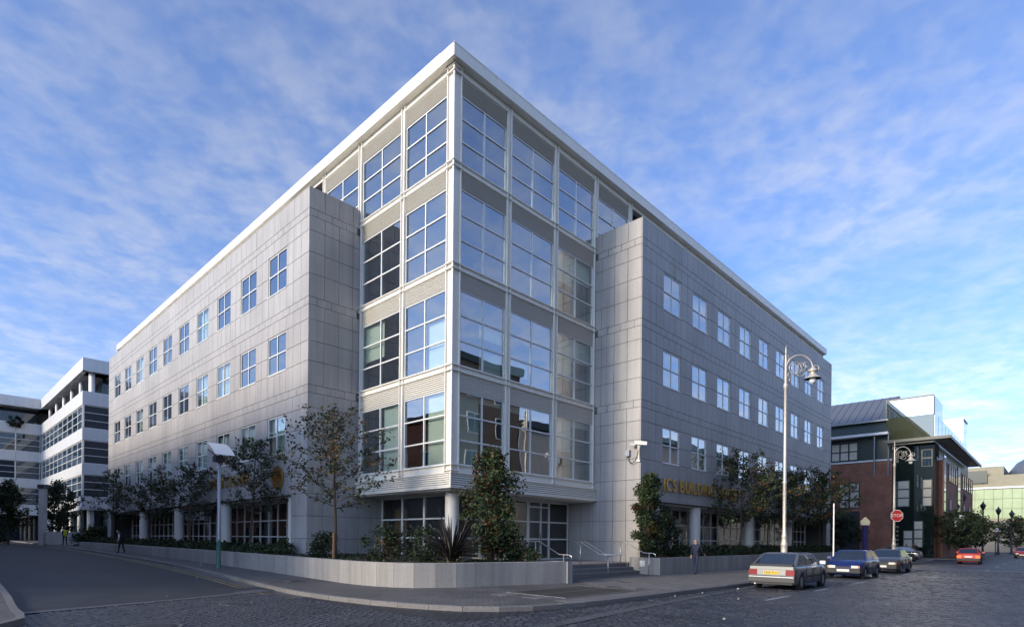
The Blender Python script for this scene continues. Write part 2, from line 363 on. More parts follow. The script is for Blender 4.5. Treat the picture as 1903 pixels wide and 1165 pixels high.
# worn stone band across the mouth of the side street
strip('stone_band', [(-15.6,-1.2),(-12,-0.4),(-9.5,0.3),(-7.65,0.9)], [(-15.4,-2.0),(-12,-1.15),(-9.5,-0.45),(-7.65,0.15)], -0.096, M['strip'])
strip('stone_band', [(-11.9,-10.9),(-9.2,-10.7),(-5.2,-10.2),(0.5,-9.75),(7,-9.5)], [(-12.0,-11.15),(-9.2,-11.0),(-5.2,-10.6),(0.5,-10.05),(7,-9.7)], -0.096, M['strip'])
# main pavement: kerb path from the far left street round the corner to the right
def arc(c, r_, a0, a1, n): return [(c[0]+r_*math.cos(R(a0+(a1-a0)*i/n)), c[1]+r_*math.sin(R(a0+(a1-a0)*i/n))) for i in range(n+1)]
kp = [(-5.2,120),(-5.4,90),(-5.8,52),(-6.2,28),(-6.45,16),(-6.95,7),(-7.35,2),(-7.62,-1.6),(-7.60,-3.0),(-7.42,-5.0),(-7.05,-6.4),(-6.55,-7.55),(-5.9,-8.25),(-4.9,-8.72),(-3.7,-8.95),(-2.4,-9.05),(10,-9.05),(30,-9.05),(55.5,-9.05)] + arc((55.5,-5.05),4,-90,0,8) + [(59.5,12),(59.5,40)]
kpath = resample(kp, 0.92)
def inner(p):
    if p.y > 0 and p.x < 1: return Vector((0.5, p.y))
    if p.x < 0.5: return Vector((0.5, 0.2))
    if p.y < -0.5: return Vector((p.x, 0.2)) if p.x < 58 else Vector((56, 0.2))
    return Vector((56, p.y))
kin = offset(kpath, 0.15)
pave = strip('pavement', kin, [inner(p) for p in kin], 0.0, M['paver'])
far = MB()
for i in range(len(kpath)-1):
    a, b = kpath[i], kpath[i+1]; c, d = kin[i+1], kin[i]
    g0 = 0.006; t = (b-a).normalized()*g0
    a2, b2, c2, d2 = a+t, b-t, c-t, d+t
    zt, zb = 0.012 + random.uniform(-.004,.004), -0.2
    za_, zb_ = zg(a.y), zg(b.y)
    ch = 0.018
    n_ = Vector((-(b-a).y, (b-a).x)).normalized()*ch
    vs = [(a2.x,a2.y,za_+zb),(b2.x,b2.y,zb_+zb),(c2.x,c2.y,zb_+zb),(d2.x,d2.y,za_+zb),(a2.x,a2.y,za_+zt-ch),(b2.x,b2.y,zb_+zt-ch),(c2.x,c2.y,zb_+zt),(d2.x,d2.y,za_+zt),
          (a2.x+n_.x,a2.y+n_.y,za_+zt),(b2.x+n_.x,b2.y+n_.y,zb_+zt)]
    fs = [(0,1,5,4),(4,5,9,8),(8,9,6,7),(1,2,6,9,5),(3,0,4,8,7),(2,3,7,6)]
    if proj(a.x, a.y, 0)[2] < 34:
        MB().add(vs, fs).build('kerb_stone', M['kerb'], pave)
    else: far.add(vs, fs)
tag(far.build('kerb_stones', M['kerb'], pave), kind='stuff')
# slab paving in front of the right wing (real joints)
sb = MB(); random.seed(3)
y = -8.85; row = 0
while y < -4.4:
    x = -3.6 + (row % 2)*0.45 + max(0, (-7.9 - y))*0.0
    while x < 54:
        x1 = x + 0.9
        if not (x1 < 3.2 and y > -5.4) and not (-3.2 < x < 1.6 and y > -8.3): sb.box(x+.006, x1-.006, y+.006, y+.6-.006, -0.02, 0.006 + random.uniform(0,.004))
        x = x1
    y += 0.6; row += 1
tag(sb.build('paving_slab', M['slabs'], pave), kind='stuff')
# yellow no-parking lines along the left kerb and gutter band
yp = [p for p in kpath if p.y > -3 and p.x < -5 and p.y < 60]
for d0 in (-0.42, -0.66):
    strip('yellow_line', offset(yp, d0), offset(yp, d0-0.10), -0.110, M['yellow'])
strip('gutter', offset(yp, -0.02), offset(yp, -0.34), -0.111, M['strip'])
# far corner on the near left
isl = [(-40,-4.85),(-16.6,-4.85)] + arc((-16.45,-2.8),2.03,-92,-6,10) + [(-14.42,-1.4),(-14.25,1.2),(-14.1,5.3),(-14.0,20),(-13.8,60)]
ip = resample(isl, 0.9); ii = offset(ip, 0.15)
p2 = strip('pavement', ii, [Vector((min(p.x,-17.5)-3.0, max(p.y,-3.4)+0.5)) for p in ii], 0.0, M['paver'])
fk = MB()
for i in range(len(ip)-1):
    a, b = ip[i], ip[i+1]; c, d = ii[i+1], ii[i]; t = (b-a).normalized()*0.006
    a, b, c, d = a+t, b-t, c-t, d+t
    vs = [(q.x,q.y,zg(q.y)-0.2) for q in (a,b,c,d)] + [(q.x,q.y,zg(q.y)+0.01) for q in (a,b,c,d)]
    fs = [(0,1,5,4),(4,5,6,7),(1,2,6,5),(3,0,4,7),(2,3,7,6)]
    if -18.5 < a.x and a.y < 6: MB().add(vs, fs).build('kerb_stone', M['kerb'], p2)
    else: fk.add(vs, fs)
tag(fk.build('kerb_stones', M['kerb'], p2), kind='stuff')
# pavement beyond the side street on the right
k3 = arc((69.5,-6.0),4.2,-180,-95,8) + [(90,-11.2),(120,-12.6),(200,-14.5),(420,-18)]
k3 = [(65.3,40)] + k3
q3 = resample(k3, 1.5); i3 = offset(q3, 0.2)
p3 = strip('pavement', q3, [Vector((max(p.x,67), max(p.y,2.0)) ) for p in i3], 0.0, M['paver'])
kb = MB()
for a, b in zip(q3[:-1], q3[1:]): kb.quad((a.x,a.y,zg(a.y)-0.2),(b.x,b.y,zg(b.y)-0.2),(b.x,b.y,zg(b.y)),(a.x,a.y,zg(a.y)))
tag(kb.build('kerb_stones', M['kerb'], p3), kind='stuff')
# white road paint on the right-hand street
def paint(pts): 
    b = MB(); b.add([(x,y,zg(y)-0.096) for x,y in pts], [tuple(range(len(pts)))]); return tag(b.build('road_marking', M['line']), kind='structure')
for x0, x1 in ((2.2,4.4),(7.2,9.0),(12.2,14.6),(24,26)):
    paint([(x0,-11.75),(x1,-11.75),(x1,-11.63),(x0,-11.63)])
for x0 in range(34, 150, 9): paint([(x0,-14.45),(x0+3.2,-14.48),(x0+3.2,-14.36),(x0,-14.33)])
paint([(21,-11.9),(21.2,-11.9),(24.5,-17.5),(24.3,-17.5)])
paint([(33,-10.6),(33.3,-10.6),(35.3,-17.8),(35,-17.8)])
# stone setts of the crossing and the near part of the right-hand street
rng = random.Random(15); st_ = MB()
M['sett'] = mat('worn_sett', (0.028,0.029,0.036), 0.5, noise=(1.3,0.5,6), spec=0.6, bump=(70,0.4))
def setts(x0, x1, y0, y1, ok):
    x = x0; row = 0
    while x < x1:
        y = y0 + (row % 2)*.12 + rng.uniform(-.03,.03); wx = .155*rng.uniform(.92,1.08)
        while y < y1:
            wy = rng.uniform(.20,.29)
            if ok(x, y):
                t_ = -.104 + rng.uniform(-.004,.004); ax_, ay_ = rng.uniform(-.0045,.0045), rng.uniform(-.0045,.0045); g_ = .008; c_ = .022
                X0, X1, Y0, Y1 = x+g_, x+wx-g_, y+g_, y+wy-g_
                st_.add([(X0,Y0,-.125),(X1,Y0,-.125),(X1,Y1,-.125),(X0,Y1,-.125),(X0+c_,Y0+c_,t_-ax_-ay_),(X1-c_,Y0+c_,t_+ax_-ay_),(X1-c_,Y1-c_,t_+ax_+ay_),(X0+c_,Y1-c_,t_-ax_+ay_)],
                        [(4,5,6,7),(0,1,5,4),(1,2,6,5),(2,3,7,6),(3,0,4,7)], 0)
            y += wy
        x += wx; row += 1
def on_road(x, y):
    if y > -9.35 and x > -4.0: return False
    if x > -7.95 and y > -8.0 + max(0, (-x-5.6))*0.0 and x < -4.0 and y > -9.2 - 0: 
        return False if y > -9.2 else True
    if y > -8.5 + (x+40)*.271 + 6.0: return False
    if y > -2.02 + (x+15.5)*.277: return False
    if x < -14.2 and y > -5.0: return False
    if -9.0 < x < -4 and (x+4.6)**2*.0 + y > -9.2 and x > -7.95: return False
    return True
setts(-15.0, 34, -18.6, 0.6, on_road)
tag(st_.build('sett', M['sett'], road), kind='stuff')
# covers and grating
def manhole(x, y, r_, label):
    t = thing('manhole_cover', label, 'manhole cover', (x, y, zg(y)-0.100))
    b = MB(); b.lathe([(r_+.10,0.001),(r_+.10,0.006),(r_,0.007),(r_,0.002)], 28); b.build('rim', M['strip'], t)
    b = MB(); b.lathe([(r_-.01,0.0),(r_-.01,0.006),(r_*.7,0.008),(0.001,0.008)], 28); b.build('lid', M['iron'], t)
    return t
manhole(-12.75,-5.6,0.42,'round iron manhole cover nearest the bottom edge of the setts')
manhole(-10.0,-2.75,0.34,'round iron manhole cover near the lamp post with the curved reflector')
t = thing('pavement_grating', 'long dark metal pavement grating in front of the entrance steps', 'grating', (0,0,0))
def gp(u, v): # oblong aligned with kerb, slightly turned
    return (-2.75 + u*3.9 + v*0.05, -8.0 + v*2.2 + u*0.0)
fr = MB()
for (u0,u1,v0,v1) in ((-.02,1.02,-.03,0),(-.02,1.02,1,1.03),(-.02,0,0,1),(1,1.02,0,1),(0,1,.49,.51)):
    fr.prism([gp(u0,v0),gp(u1,v0),gp(u1,v1),gp(u0,v1)], 0.001, 0.016)
fr.build('frame', M['kerb'], t)
for v0, v1 in ((0,.49),(.51,1)):
    bars = MB()
    for k in range(30):
        u = (k+.15)/30; bars.prism([gp(u,v0),gp(u+.022,v0),gp(u+.022,v1),gp(u,v1)], 0.002, 0.012)
    bars.prism([gp(0,v0),gp(1,v0),gp(1,v1),gp(0,v1)], -0.01, 0.004)
    bars.build('grid', M['iron'], t)
for x, y, l in ((4.2,-5.6,'small square access cover in slabs below the man walking'),(-5.9,2.0,'small iron access cover in pavement beside the curved planter')):
    t = thing('access_cover', l, 'access cover', (x, y, zg(y)+.004)); MB().box(-.28,.28,-.2,.2,0.0,.008).build('lid', M['iron'], t)
    b = MB(); b.box(-.31,.31,-.23,-.2,0,.011); b.box(-.31,.31,.2,.23,0,.011); b.box(-.31,-.28,-.2,.2,0,.011); b.box(.28,.31,-.2,.2,0,.011); b.build('rim', M['kerb'], t)

# ------------------------------------------------------------------ the corner office building
B = thing('office_building', 'corner office block of white-framed glass between grey granite wings', 'building', (0, 0, 0))
SD = (('R', 0.0), ('L', R(-90)))         # local x to the right seen from outside, -y outwards
def sgn(side): return 1 if side == 'R' else -1
def lx(side, s0, s1): return (s0, s1) if side == 'R' else (-s1, -s0)
ZB = [4.87, 9.15, 13.50, 17.86, 22.10]
WD = 2.49; WTOP = 18.5
WIN0 = {'R': 13.39, 'L': 9.75}; NWIN = {'R': 9, 'L': 10}; W0 = {'R': 11.04, 'L': 7.44}; W1 = {'R': 46.3, 'L': 45.95}
PIT, WW = 3.558, 2.05
ROWS = [18.5,17.52,17.17,16.47,15.42,14.40,13.28,12.90,12.20,11.17,10.20,9.04,8.66,7.95,6.96,5.97,4.87,3.80]
WROW = [(14.40,16.47),(10.20,12.20),(5.97,7.95)]
pan = []                                   # (area on the picture, mesh key, location, rotation, parent)
pmesh = {}
def panel_mesh(w_, h_):
    k = (round(w_,3), round(h_,3))
    if k not in pmesh:
        g0 = 0.009
        pmesh[k] = (MB().cham(g0, w_-g0, -0.045, 0.0, g0, h_-g0, 0.006), MB().cham(g0, w_-g0, -0.045, 0.0, g0, h_-g0, 0.006).mesh('panel', M['granite']))
    return k
def panels(side_rot, org, xs, rows, skip, parent, half=()):
    """stone panels on a plane: org = world origin, local x along the wall, -y outwards"""
    rot = Matrix.Rotation(side_rot, 3, 'Z')
    for ri in range(len(rows)-1):
        z1, z0 = rows[ri], rows[ri+1]
        xx = list(xs)
        if ri in half:
            xx = [xs[0]] + [(a+b)/2 for a, b in zip(xs[:-1], xs[1:])] + [xs[-1]]
        for a, b in zip(xx[:-1], xx[1:]):
            if skip((a+b)/2, (z0+z1)/2): continue
            p = rot @ Vector((a, 0, 0)) + Vector(org)
            c = rot @ Vector(((a+b)/2, 0, 0)) + Vector(org)
            c0 = rot @ Vector((a, 0, 0)) + Vector(org); c1 = rot @ Vector((b, 0, 0)) + Vector(org)
            q0, q1 = proj(c0.x, c0.y, z0), proj(c1.x, c1.y, z0)
            wpx = abs(q1[0]-q0[0]); hpx = 1072*(z1-z0)/q0[2]
            pan.append((wpx*hpx, panel_mesh(b-a, z1-z0), (p.x, p.y, z0), side_rot, parent))
wings = {}
for side, rz in SD:
    w0, w1 = W0[side], W1[side]
    wb = MB()
    def wbox(s0, s1, z0, z1, d0=-WD, d1=-WD+.28, mb=None):
        a, b = lx(side, s0, s1); (mb or wb).box(a, b, d0, d1, z0, z1)
    # backing wall with window and arcade openings
    zcuts = [(WTOP-.02,16.47),(14.40,12.20),(10.20,7.95),(5.97,3.80)]
    for z1, z0 in zcuts: wbox(w0+.3, w1-.3, z0, z1)
    wins = [WIN0[side] + PIT*k for k in range(NWIN[side])]
    for z0, z1 in WROW:
        e = w0+.3
        for s in wins:
            wbox(e, s, z0, z1); e = s + WW
        wbox(e, w1-.3, z0, z1)
    wbox(w0+.3, 9.06 if side == 'L' else 12.9, -0.3, 3.80)     # end piers
    wbox(w1-1.2, w1-.3, -0.3, 3.80)
    # end walls
    a, b = lx(side, w0+.045, w0+.3); wb.box(a, b, -WD+.0, 2.0, -0.3, WTOP-.02)
    a, b = lx(side, w1-.3, w1); wb.box(a, b, -WD+.0, 8.0, -0.3, WTOP-.02)
    a, b = lx(side, w0+.31, w1-.31); wb.box(a, b, -WD+.29, 0.6, 18.0, 18.2)     # wing roof
    wobj = wb.build('granite_wing', M['joint'], B, rz=rz); wings[side] = wobj
    cp = MB(); a, b = lx(side, w0-.005, w1+.01); cp.box(a, b, -WD-.05, -WD+.32, WTOP-.02, WTOP+.03)
    a, b = lx(side, w0-.005, w0+.34); cp.box(a, b, -WD+.322, 0.1, WTOP-.02, WTOP+.03); cp.build('coping', M['granite_far'], B, rz=rz)
    # stone panels, front face
    xs = []
    e = w0
    segs = [(w0, wins[0], 3)]
    for i, s in enumerate(wins):
        segs.append((s, s+WW, 3)); nx_ = wins[i+1] if i+1 < len(wins) else w1
        segs.append((s+WW, nx_, 2 if i+1 < len(wins) else 3))
    xs = [segs[0][0]]
    for a, b, n in segs:
        for k in range(n): xs.append(a + (b-a)*(k+1)/n)
    def isw(s, z): return any(z0 < z < z1 for z0, z1 in WROW) and any(a < s < a+WW for a in wins)
    lxs = xs if side == 'R' else [-v for v in reversed(xs)]
    org = (0, -WD, 0) if side == 'R' else (-WD, 0, 0)
    panels(rz, org, lxs, ROWS, lambda x, z: isw(x if side == 'R' else -x, z), wobj, half=(1,6,11))
    pier = [w0 + (9.06-w0)*k/2 for k in range(3)] if side == 'L' else [w0 + 1.86*k/2 for k in range(3)]
    lp = pier if side == 'R' else [-v for v in reversed(pier)]
    panels(rz, org, lp, [3.80,2.72,1.62,0.50,-0.3], lambda x, z: False, wobj)
    pr = [w1-1.2, w1-.6, w1]; lp = pr if side == 'R' else [-v for v in reversed(pr)]
    panels(rz, org, lp, [3.80,2.72,1.62,0.50,-0.3], lambda x, z: False, wobj)
    # stone panels, end face towards the glass corner
    er = ROWS + [2.72,1.62,0.50,-0.3]
    if side == 'R':
        ex = [-1.98,-1.25,-.38,.10,.91,1.72,WD]; ex = [-2.0,-1.2,-0.4,0.09,0.89,1.69,WD]
        panels(R(-90), (w0+.045,0,0), ex, er, lambda x, z: z > 3.8 and x < -0.4, wobj, half=(1,6,11))
    else:
        ex = [-WD,-1.69,-0.89,-0.09,0.4,1.2,2.0]
        panels(0, (0,w0+.045,0), ex, er, lambda x, z: z > 3.8 and x > 0.4, wobj, half=(1,6,11))
    # arcade: soffit, round columns, shopfront
    s0, s1 = (9.06, w1-1.2) if side == 'L' else (12.9, w1-1.2)
    a, b = lx(side, s0, s1)
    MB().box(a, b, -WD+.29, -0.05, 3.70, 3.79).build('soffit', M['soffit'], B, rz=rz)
    MB().box(a, b, -WD+.02, 0.6, -0.3, 0.55).build('plinth', M['granite_far'], B, rz=rz)
    for s in ((18.45,27.1,35.9) if side == 'L' else (18.45,27.2,36.1)):
        c = s if side == 'R' else -s
        MB().lathe([(.33,.5),(.33,3.72)], 24, (c,-WD+.42,0)).build('column', M['white'], B, rz=rz)
    pl = MB(); q = 9.06 if side == 'L' else 12.9
    a, b = lx(side, q+.003, q+.40); pl.box(a, b, -WD+.012, -WD+.5, 0.4, 3.69); pl.build('pilaster', M['white'], B, rz=rz)
    k = 0; s = s0 + .4
    while s < s1 - .2:
        e = min(s + 3.5, s1)
        fm = MB(); dd = -0.75
        a, b = lx(side, s, e)
        for zz in (0.55, 1.68, 2.62, 3.62): fm.box(a, b, dd-.05, dd+.05, zz, zz+.07)
        for q in range(3): 
            x = a + (b-a)*q/3; fm.box(x-.03, x+.03, dd-.048, dd+.048, 0.56, 3.68)
        f_ = fm.build('shopfront_frame', M['frame'], B, rz=rz)
        MB().box(a, b, dd-.008, dd+.008, 0.6, 3.66).build('pane', M['glass_gf'], f_)
        s = e
# build the panels: the 300 that show largest one by one, the rest joined
pan.sort(key=lambda q: -q[0])
rest = {}
for i, (ar, k, loc, rz, par) in enumerate(pan):
    if i < 300:
        o = inst('panel', pmesh[k][1], par); o.matrix_local = par.matrix_basis.inverted() @ (Matrix.Translation(loc) @ Matrix.Rotation(rz, 4, 'Z'))
    else:
        mb = rest.setdefault(par.name, (par, MB()))[1]
        rm = par.matrix_basis.inverted() @ Matrix.Translation(loc) @ Matrix.Rotation(rz, 4, 'Z'); src = pmesh[k][0]
        mb.add([rm @ Vector(v) for v in src.v], src.f)
for par, mb in rest.values(): tag(mb.build('panels', M['granite_far'], par), kind='stuff')

# windows of the wings
def frame_mesh(w_, h_, nx_, nz_, t=.055, d=.09, name='window_frame'):
    b = MB(); b.box(0, t, -d, 0, 0, h_); b.box(w_-t, w_, -d, 0, 0, h_); b.box(t, w_-t, -d, 0, 0, t); b.box(t, w_-t, -d, 0, h_-t, h_)
    for i in range(1, nx_): x = w_*i/nx_; b.box(x-t*.6, x+t*.6, -d+.004, 0, t, h_-t)
    for j in range(1, nz_): z = h_*j/nz_; b.box(t, w_-t, -d-.004, -.004, z-t*.55, z+t*.55)
    return b.mesh(name, M['frame'])
wmesh = {}; 
def pane_mesh(w_, h_):
    k = ('p', round(w_,3), round(h_,3))
    if k not in wmesh: wmesh[k] = MB().box(-w_/2, w_/2, -.008, .008, -h_/2, h_/2).mesh('pane', M['glass'])
    return wmesh[k]
def blind_mesh(w_, h_):
    k = ('b', round(w_,3), round(h_,3))
    if k not in wmesh: wmesh[k] = MB().box(-w_/2, w_/2, -.006, .006, -h_, 0).mesh('blind', M['blind'])
    return wmesh[k]
random.seed(11)
def window(side, rz, s0, s1, z0, z1, d, nx_, nz_, blinds=(), joined=False, glass=None):
    a, b = lx(side, s0, s1); W_, H_ = b-a, z1-z0
    k = ('f', round(W_,3), round(H_,3), nx_, nz_)
    if k not in wmesh: wmesh[k] = frame_mesh(W_, H_, nx_, nz_)
    rot = Matrix.Rotation(rz, 3, 'Z')
    o = inst('window', wmesh[k], B, rot @ Vector((a, d, z0)), (0, 0, rz))
    pw, ph = W_/nx_, H_/nz_
    if joined:
        inst('pane', pane_mesh(W_-.1, H_-.1), o, (W_/2, -.045, H_/2), (random.uniform(-.002,.002), 0, random.uniform(-.003,.003)))
        for c, r_, fr in blinds:
            if r_ == nz_-1: inst('blind', blind_mesh(pw-.08, H_*fr), o, (pw*(c+.5), .16, H_-.06))
        return o
    for i in range(nx_):
        for j in range(nz_):
            inst('pane', pane_mesh(pw-.06, ph-.06), o, (pw*(i+.5), -.045, ph*(j+.5)), (random.uniform(-.0022,.0022), 0, random.uniform(-.003,.003)))
    for c, r_, fr in blinds: inst('blind', blind_mesh(pw-.03, ph*fr), o, (pw*(c+.5), .16, ph*(r_+1)-.03))
    return o
for side, rz in SD:
    for k in range(NWIN[side]):
        s = WIN0[side] + PIT*k
        for ri, (z0, z1) in enumerate(WROW):
            bl = []
            rr = random.random()
            if ri == 2 or rr < 0.35:
                f = random.choice((0.5,0.75,1.0,1.0,0.35)) if side == 'R' else random.choice((1.0,1.0,.8))
                full = f > .5
                if k < 6: bl = [(c,1,min(1,f*2)) for c in (0,1)] + ([(c,0,(f-.5)*2) for c in (0,1)] if full else [])
                else: bl = [(c,1,f) for c in (0,1)]
            window(side, rz, s+.012, s+WW-.012, z0+.012, z1-.012, -WD+.085, 2, 2, bl, joined=(k >= 6))
# window sills
sm_ = MB().box(0, WW+.06, -.05, .1, -.045, 0).mesh('sill', M['frame'])
for side, rz in SD:
    rot = Matrix.Rotation(rz, 3, 'Z')
    for k in range(6):
        s = WIN0[side] + PIT*k
        for z0, z1 in WROW:
            a, b = lx(side, s-.03, s+WW+.03); inst('sill', sm_, B, rot @ Vector((a, -WD-.03, z0+.002)), (0,0,rz))

# glass corner: columns, beams, louvres, windows
COLS = [3.84 + 3.6*k for k in range(15)]
gx = 0.42
def column_mesh(z0, z1):
    b = MB(); b.box(-.13,.13,.36,.46,z0,z1); b.box(-.14,-.10,.27,.358,z0,z1); b.box(.10,.14,.27,.358,z0,z1); return b
BAYS = {'R': [(.80,3.70)] + [(3.98+3.6*k, 7.30+3.6*k) for k in range(3)], 'L': [(.80,3.70)] + [(3.98+3.6*k, 7.30+3.6*k) for k in range(2)]}
BL = {('L',0,0): [(1,0,1),(1,1,1),(1,2,1)], ('L',1,0): [(1,0,1),(1,1,1),(1,2,1)], ('L',0,1): [(1,0,1),(1,1,1)], ('L',1,1): [(0,2,1),(0,1,.6)],
      ('R',0,0): [(0,0,1),(0,1,1),(0,2,1),(1,2,.25)], ('R',2,0): [(0,2,1),(0,1,.6),(1,2,.3)], ('R',1,0): [(0,2,.3)], ('R',2,1): [(0,2,1),(0,1,1),(1,2,1)], ('R',0,1): [(1,0,1),(1,1,.5)], ('R',2,2): [(0,2,1),(1,2,1),(0,1,.4)], ('R',1,1): [(0,0,.6)]}
def louvre(x0, x1, z0, z1, n, d=.34):
    b = MB(); h = (z1-z0)/n
    b.box(x0, x1, d+.07, d+.09, z0, z1, 1)
    for i in range(n):
        z = z0 + h*i
        b.add([(x0,d+.06,z+h*.95),(x1,d+.06,z+h*.95),(x1,d,z+h*.28),(x0,d,z+h*.28),(x1,d+.012,z+h*.12),(x0,d+.012,z+h*.12)], [(0,3,2,1),(3,5,4,2)])
    return b
for side, rz in SD:
    rot = Matrix.Rotation(rz, 3, 'Z')
    ncol = 3 if side == 'R' else 2
    for i, s in enumerate(COLS):
        z0 = 4.44 if i < ncol else 17.9
        cm = column_mesh(z0, 21.90)
        c = s if side == 'R' else -s
        cm.build('column', M['white'], B, rot @ Vector((c,0,0)), rz)
    # beams bay by bay
    end = COLS[ncol-1] + .14
    spans = [(.74, 3.70)] + [(3.98+3.6*k, 7.30+3.6*k) for k in range(ncol-1)]
    for li, zt in enumerate(ZB[:4]):
        for (s0, s1) in spans + ([(end, end+3.3)] if li == 3 else []):
            a, b_ = lx(side, s0, s1); h = .28 if li else .40
            b = MB(); b.box(a, b_, .36, .46, zt-h+.035, zt-.035); b.box(a, b_, .27, .46, zt-.035, zt); b.box(a, b_, .27, .46, zt-h, zt-h+.035)
            b.build('beam', M['white'], B, rz=rz)
        # joint collars where the beams meet the columns
        for s in COLS[:ncol]:
            a, b_ = lx(side, s-.15, s+.15); 
            for zz in (zt-.002, zt-.246): MB().box(a, b_, .24, .355, zz-.034, zz).build('collar', M['white'], B, rz=rz)
    for (s0, s1) in [(.74,3.70)] + [(3.98+3.6*k, 7.30+3.6*k) for k in range(14)]:
        a, b_ = lx(side, s0, s1)
        b = MB(); b.box(a, b_, .36, .46, 21.64, 21.93); b.box(a, b_, .27, .46, 21.62, 21.655); b.build('beam', M['white'], B, rz=rz)
    # louvre bands and windows
    for i, (s0, s1) in enumerate(BAYS[side]):
        for li in range(4):
            if i >= ncol and li < 3: continue
            zb = ZB[li]; zl1 = (ZB[li+1]-.285) if li < 3 else 21.61; zl0 = zl1 - .74
            a, b_ = lx(side, s0, s1)
            tag(louvre(a, b_, zl0, zl1, 8).build('louvre', [M['louvre'], M['gap']], B, rz=rz), kind='stuff')
            window(side, rz, s0+.004, s1-.004, zb+.01, zl0-.01, .47, 2, 3, BL.get((side,i,li), ()))
    # penthouse strip behind the wing parapets
    for k in range(ncol, 14):
        if side == 'R' and k == 3: continue
        if side == 'L' and k == 2: continue
        a, b_ = lx(side, 3.98+3.6*k, 7.30+3.6*k)
        tag(louvre(a, b_, 18.21, 21.61, 30).build('louvre', [M['louvre'], M['gap']], B, rz=rz), kind='stuff')
    # cornice panels with open joints
    ed = [0.0] + COLS + [54.6+.0]
    for k in range(len(ed)-1):
        s0, s1 = ed[k] + (.006 if k else 0), ed[k+1] - .006
        if side == 'L' and k == 0: s0 = 0.9
        a, b_ = lx(side, s0, s1)
        b = MB(); b.box(a, b_, 0.0, 0.9, 21.94, 22.48); b.box(a, b_, -.012, .05, 22.44, 22.492)
        b.build('cornice_panel', M['white'], B, rz=rz)
    # first-floor fascia louvre, lip and soffit
    a, b_ = lx(side, .16 if side == 'R' else .16, W0[side]-.01)
    tag(louvre(a, b_, 3.90, 4.455, 6, d=.12).build('louvre', [M['louvre'], M['gap']], B, rz=rz), kind='stuff')
    b = MB(); b.box(a, b_, .09, .30, 3.83, 3.90); b.box(a, b_, .10, .46, 4.456, 4.485); b.build('fascia_lip', M['white'], B, rz=rz)
# the cornice corner return on the left side is the first panel of the right
# corner post
b = MB(); b.box(.36,.78,.36,.46,4.44,21.9); b.box(.36,.46,.46,.78,4.44,21.9)
b.box(.28,.355,.28,.355,4.44,21.9); b.box(.70,.74,.27,.355,4.44,21.9); b.box(.27,.355,.70,.74,4.44,21.9)
b.build('corner_post', M['white'], B)
for zt in ZB[:4] + [21.9]:
    for zz in (zt, zt-.246):
        b = MB(); b.prism([(.235,.235),(.78,.235),(.78,.354),(.354,.354),(.354,.78),(.235,.78)], zz-.036, zz); b.build('collar', M['white'], B)
b = MB(); b.box(.10,.17,.10,.17,3.83,4.485); b.build('fascia_corner', M['white'], B)
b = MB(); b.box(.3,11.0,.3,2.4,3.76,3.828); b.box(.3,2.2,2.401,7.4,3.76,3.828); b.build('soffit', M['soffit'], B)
MB().lathe([(.315,.3),(.315,3.80)], 28, (1.2,1.2,0)).build('corner_column', M['white'], B)
# ground floor glazing of the corner
GF = {'R': [(2.05,3.85),(3.85,5.65),(5.65,7.42),(9.22,11.02)], 'L': [(2.05,3.9),(3.9,5.65),(5.65,7.42)]}
def gf_window(side, rz, s0, s1, d):
    a, b_ = lx(side, s0, s1); fm = MB(); rot = Matrix.Rotation(rz, 3, 'Z')
    for zz in (0.58, 1.67, 2.60, 3.68): fm.box(a, b_, d-.05, d+.05, zz, zz+.075)
    for x in (a+.035, b_-.035): fm.box(x-.035, x+.035, d-.048, d+.048, 0.58, 3.75)
    o = fm.build('shopfront_frame', M['frame'], B, rz=rz)
    for z0, z1 in ((.65,1.67),(1.74,2.60),(2.67,3.68)):
        inst('pane', MB().box(a+.07, b_-.07, -.008, .008, z0, z1).mesh('pane', M['glass_gf']), o, (0, d, 0), (random.uniform(-.002,.002),0,0))
for side, rz in SD:
    for s0, s1 in GF[side]: gf_window(side, rz, s0, s1, 2.05 if side == 'R' else 1.85)
dr = MB()
for x in (7.44,8.46,9.16): dr.box(x, x+.07, 1.98, 2.09, .58, 3.75)
for z in (.58,1.67,2.60,3.40,3.68): dr.box(7.51, 8.46, 2.0, 2.07, z, z+.075); dr.box(8.53, 9.16, 2.0, 2.07, z, z+.075)
do = dr.build('entrance_door', M['frame'], B)
MB().box(7.51,8.46,2.025,2.04,.65,3.7).build('pane', M['glass_gf'], do); MB().box(8.53,9.16,2.025,2.04,.65,3.7).build('pane', M['glass_gf'], do)
MB().tube([(8.36,1.96,1.35),(8.36,1.90,1.38),(8.36,1.90,2.0),(8.36,1.96,2.03)],.018).build('handle', M['dark'], do)
# interior: core, floors, roof
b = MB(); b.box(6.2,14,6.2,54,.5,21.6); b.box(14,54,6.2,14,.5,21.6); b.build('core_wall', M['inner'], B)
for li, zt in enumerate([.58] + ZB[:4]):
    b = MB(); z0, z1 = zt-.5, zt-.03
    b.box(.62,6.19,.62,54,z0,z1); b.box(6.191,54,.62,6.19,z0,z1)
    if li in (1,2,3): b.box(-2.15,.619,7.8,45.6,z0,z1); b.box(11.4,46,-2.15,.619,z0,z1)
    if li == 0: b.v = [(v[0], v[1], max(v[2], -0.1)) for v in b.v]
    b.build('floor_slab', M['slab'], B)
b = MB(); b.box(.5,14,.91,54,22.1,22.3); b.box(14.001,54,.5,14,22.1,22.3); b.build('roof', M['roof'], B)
b = MB(); b.box(2.3,2.34,5.9,6.9,.58,3.2); b.build('interior_panel', M['wood'], B)
b = MB(); b.box(53.9,54.4,.5,14,-.3,21.9); b.box(.5,14,53.9,54.4,-.3,21.9); b.build('end_wall', M['granite_far'], B)
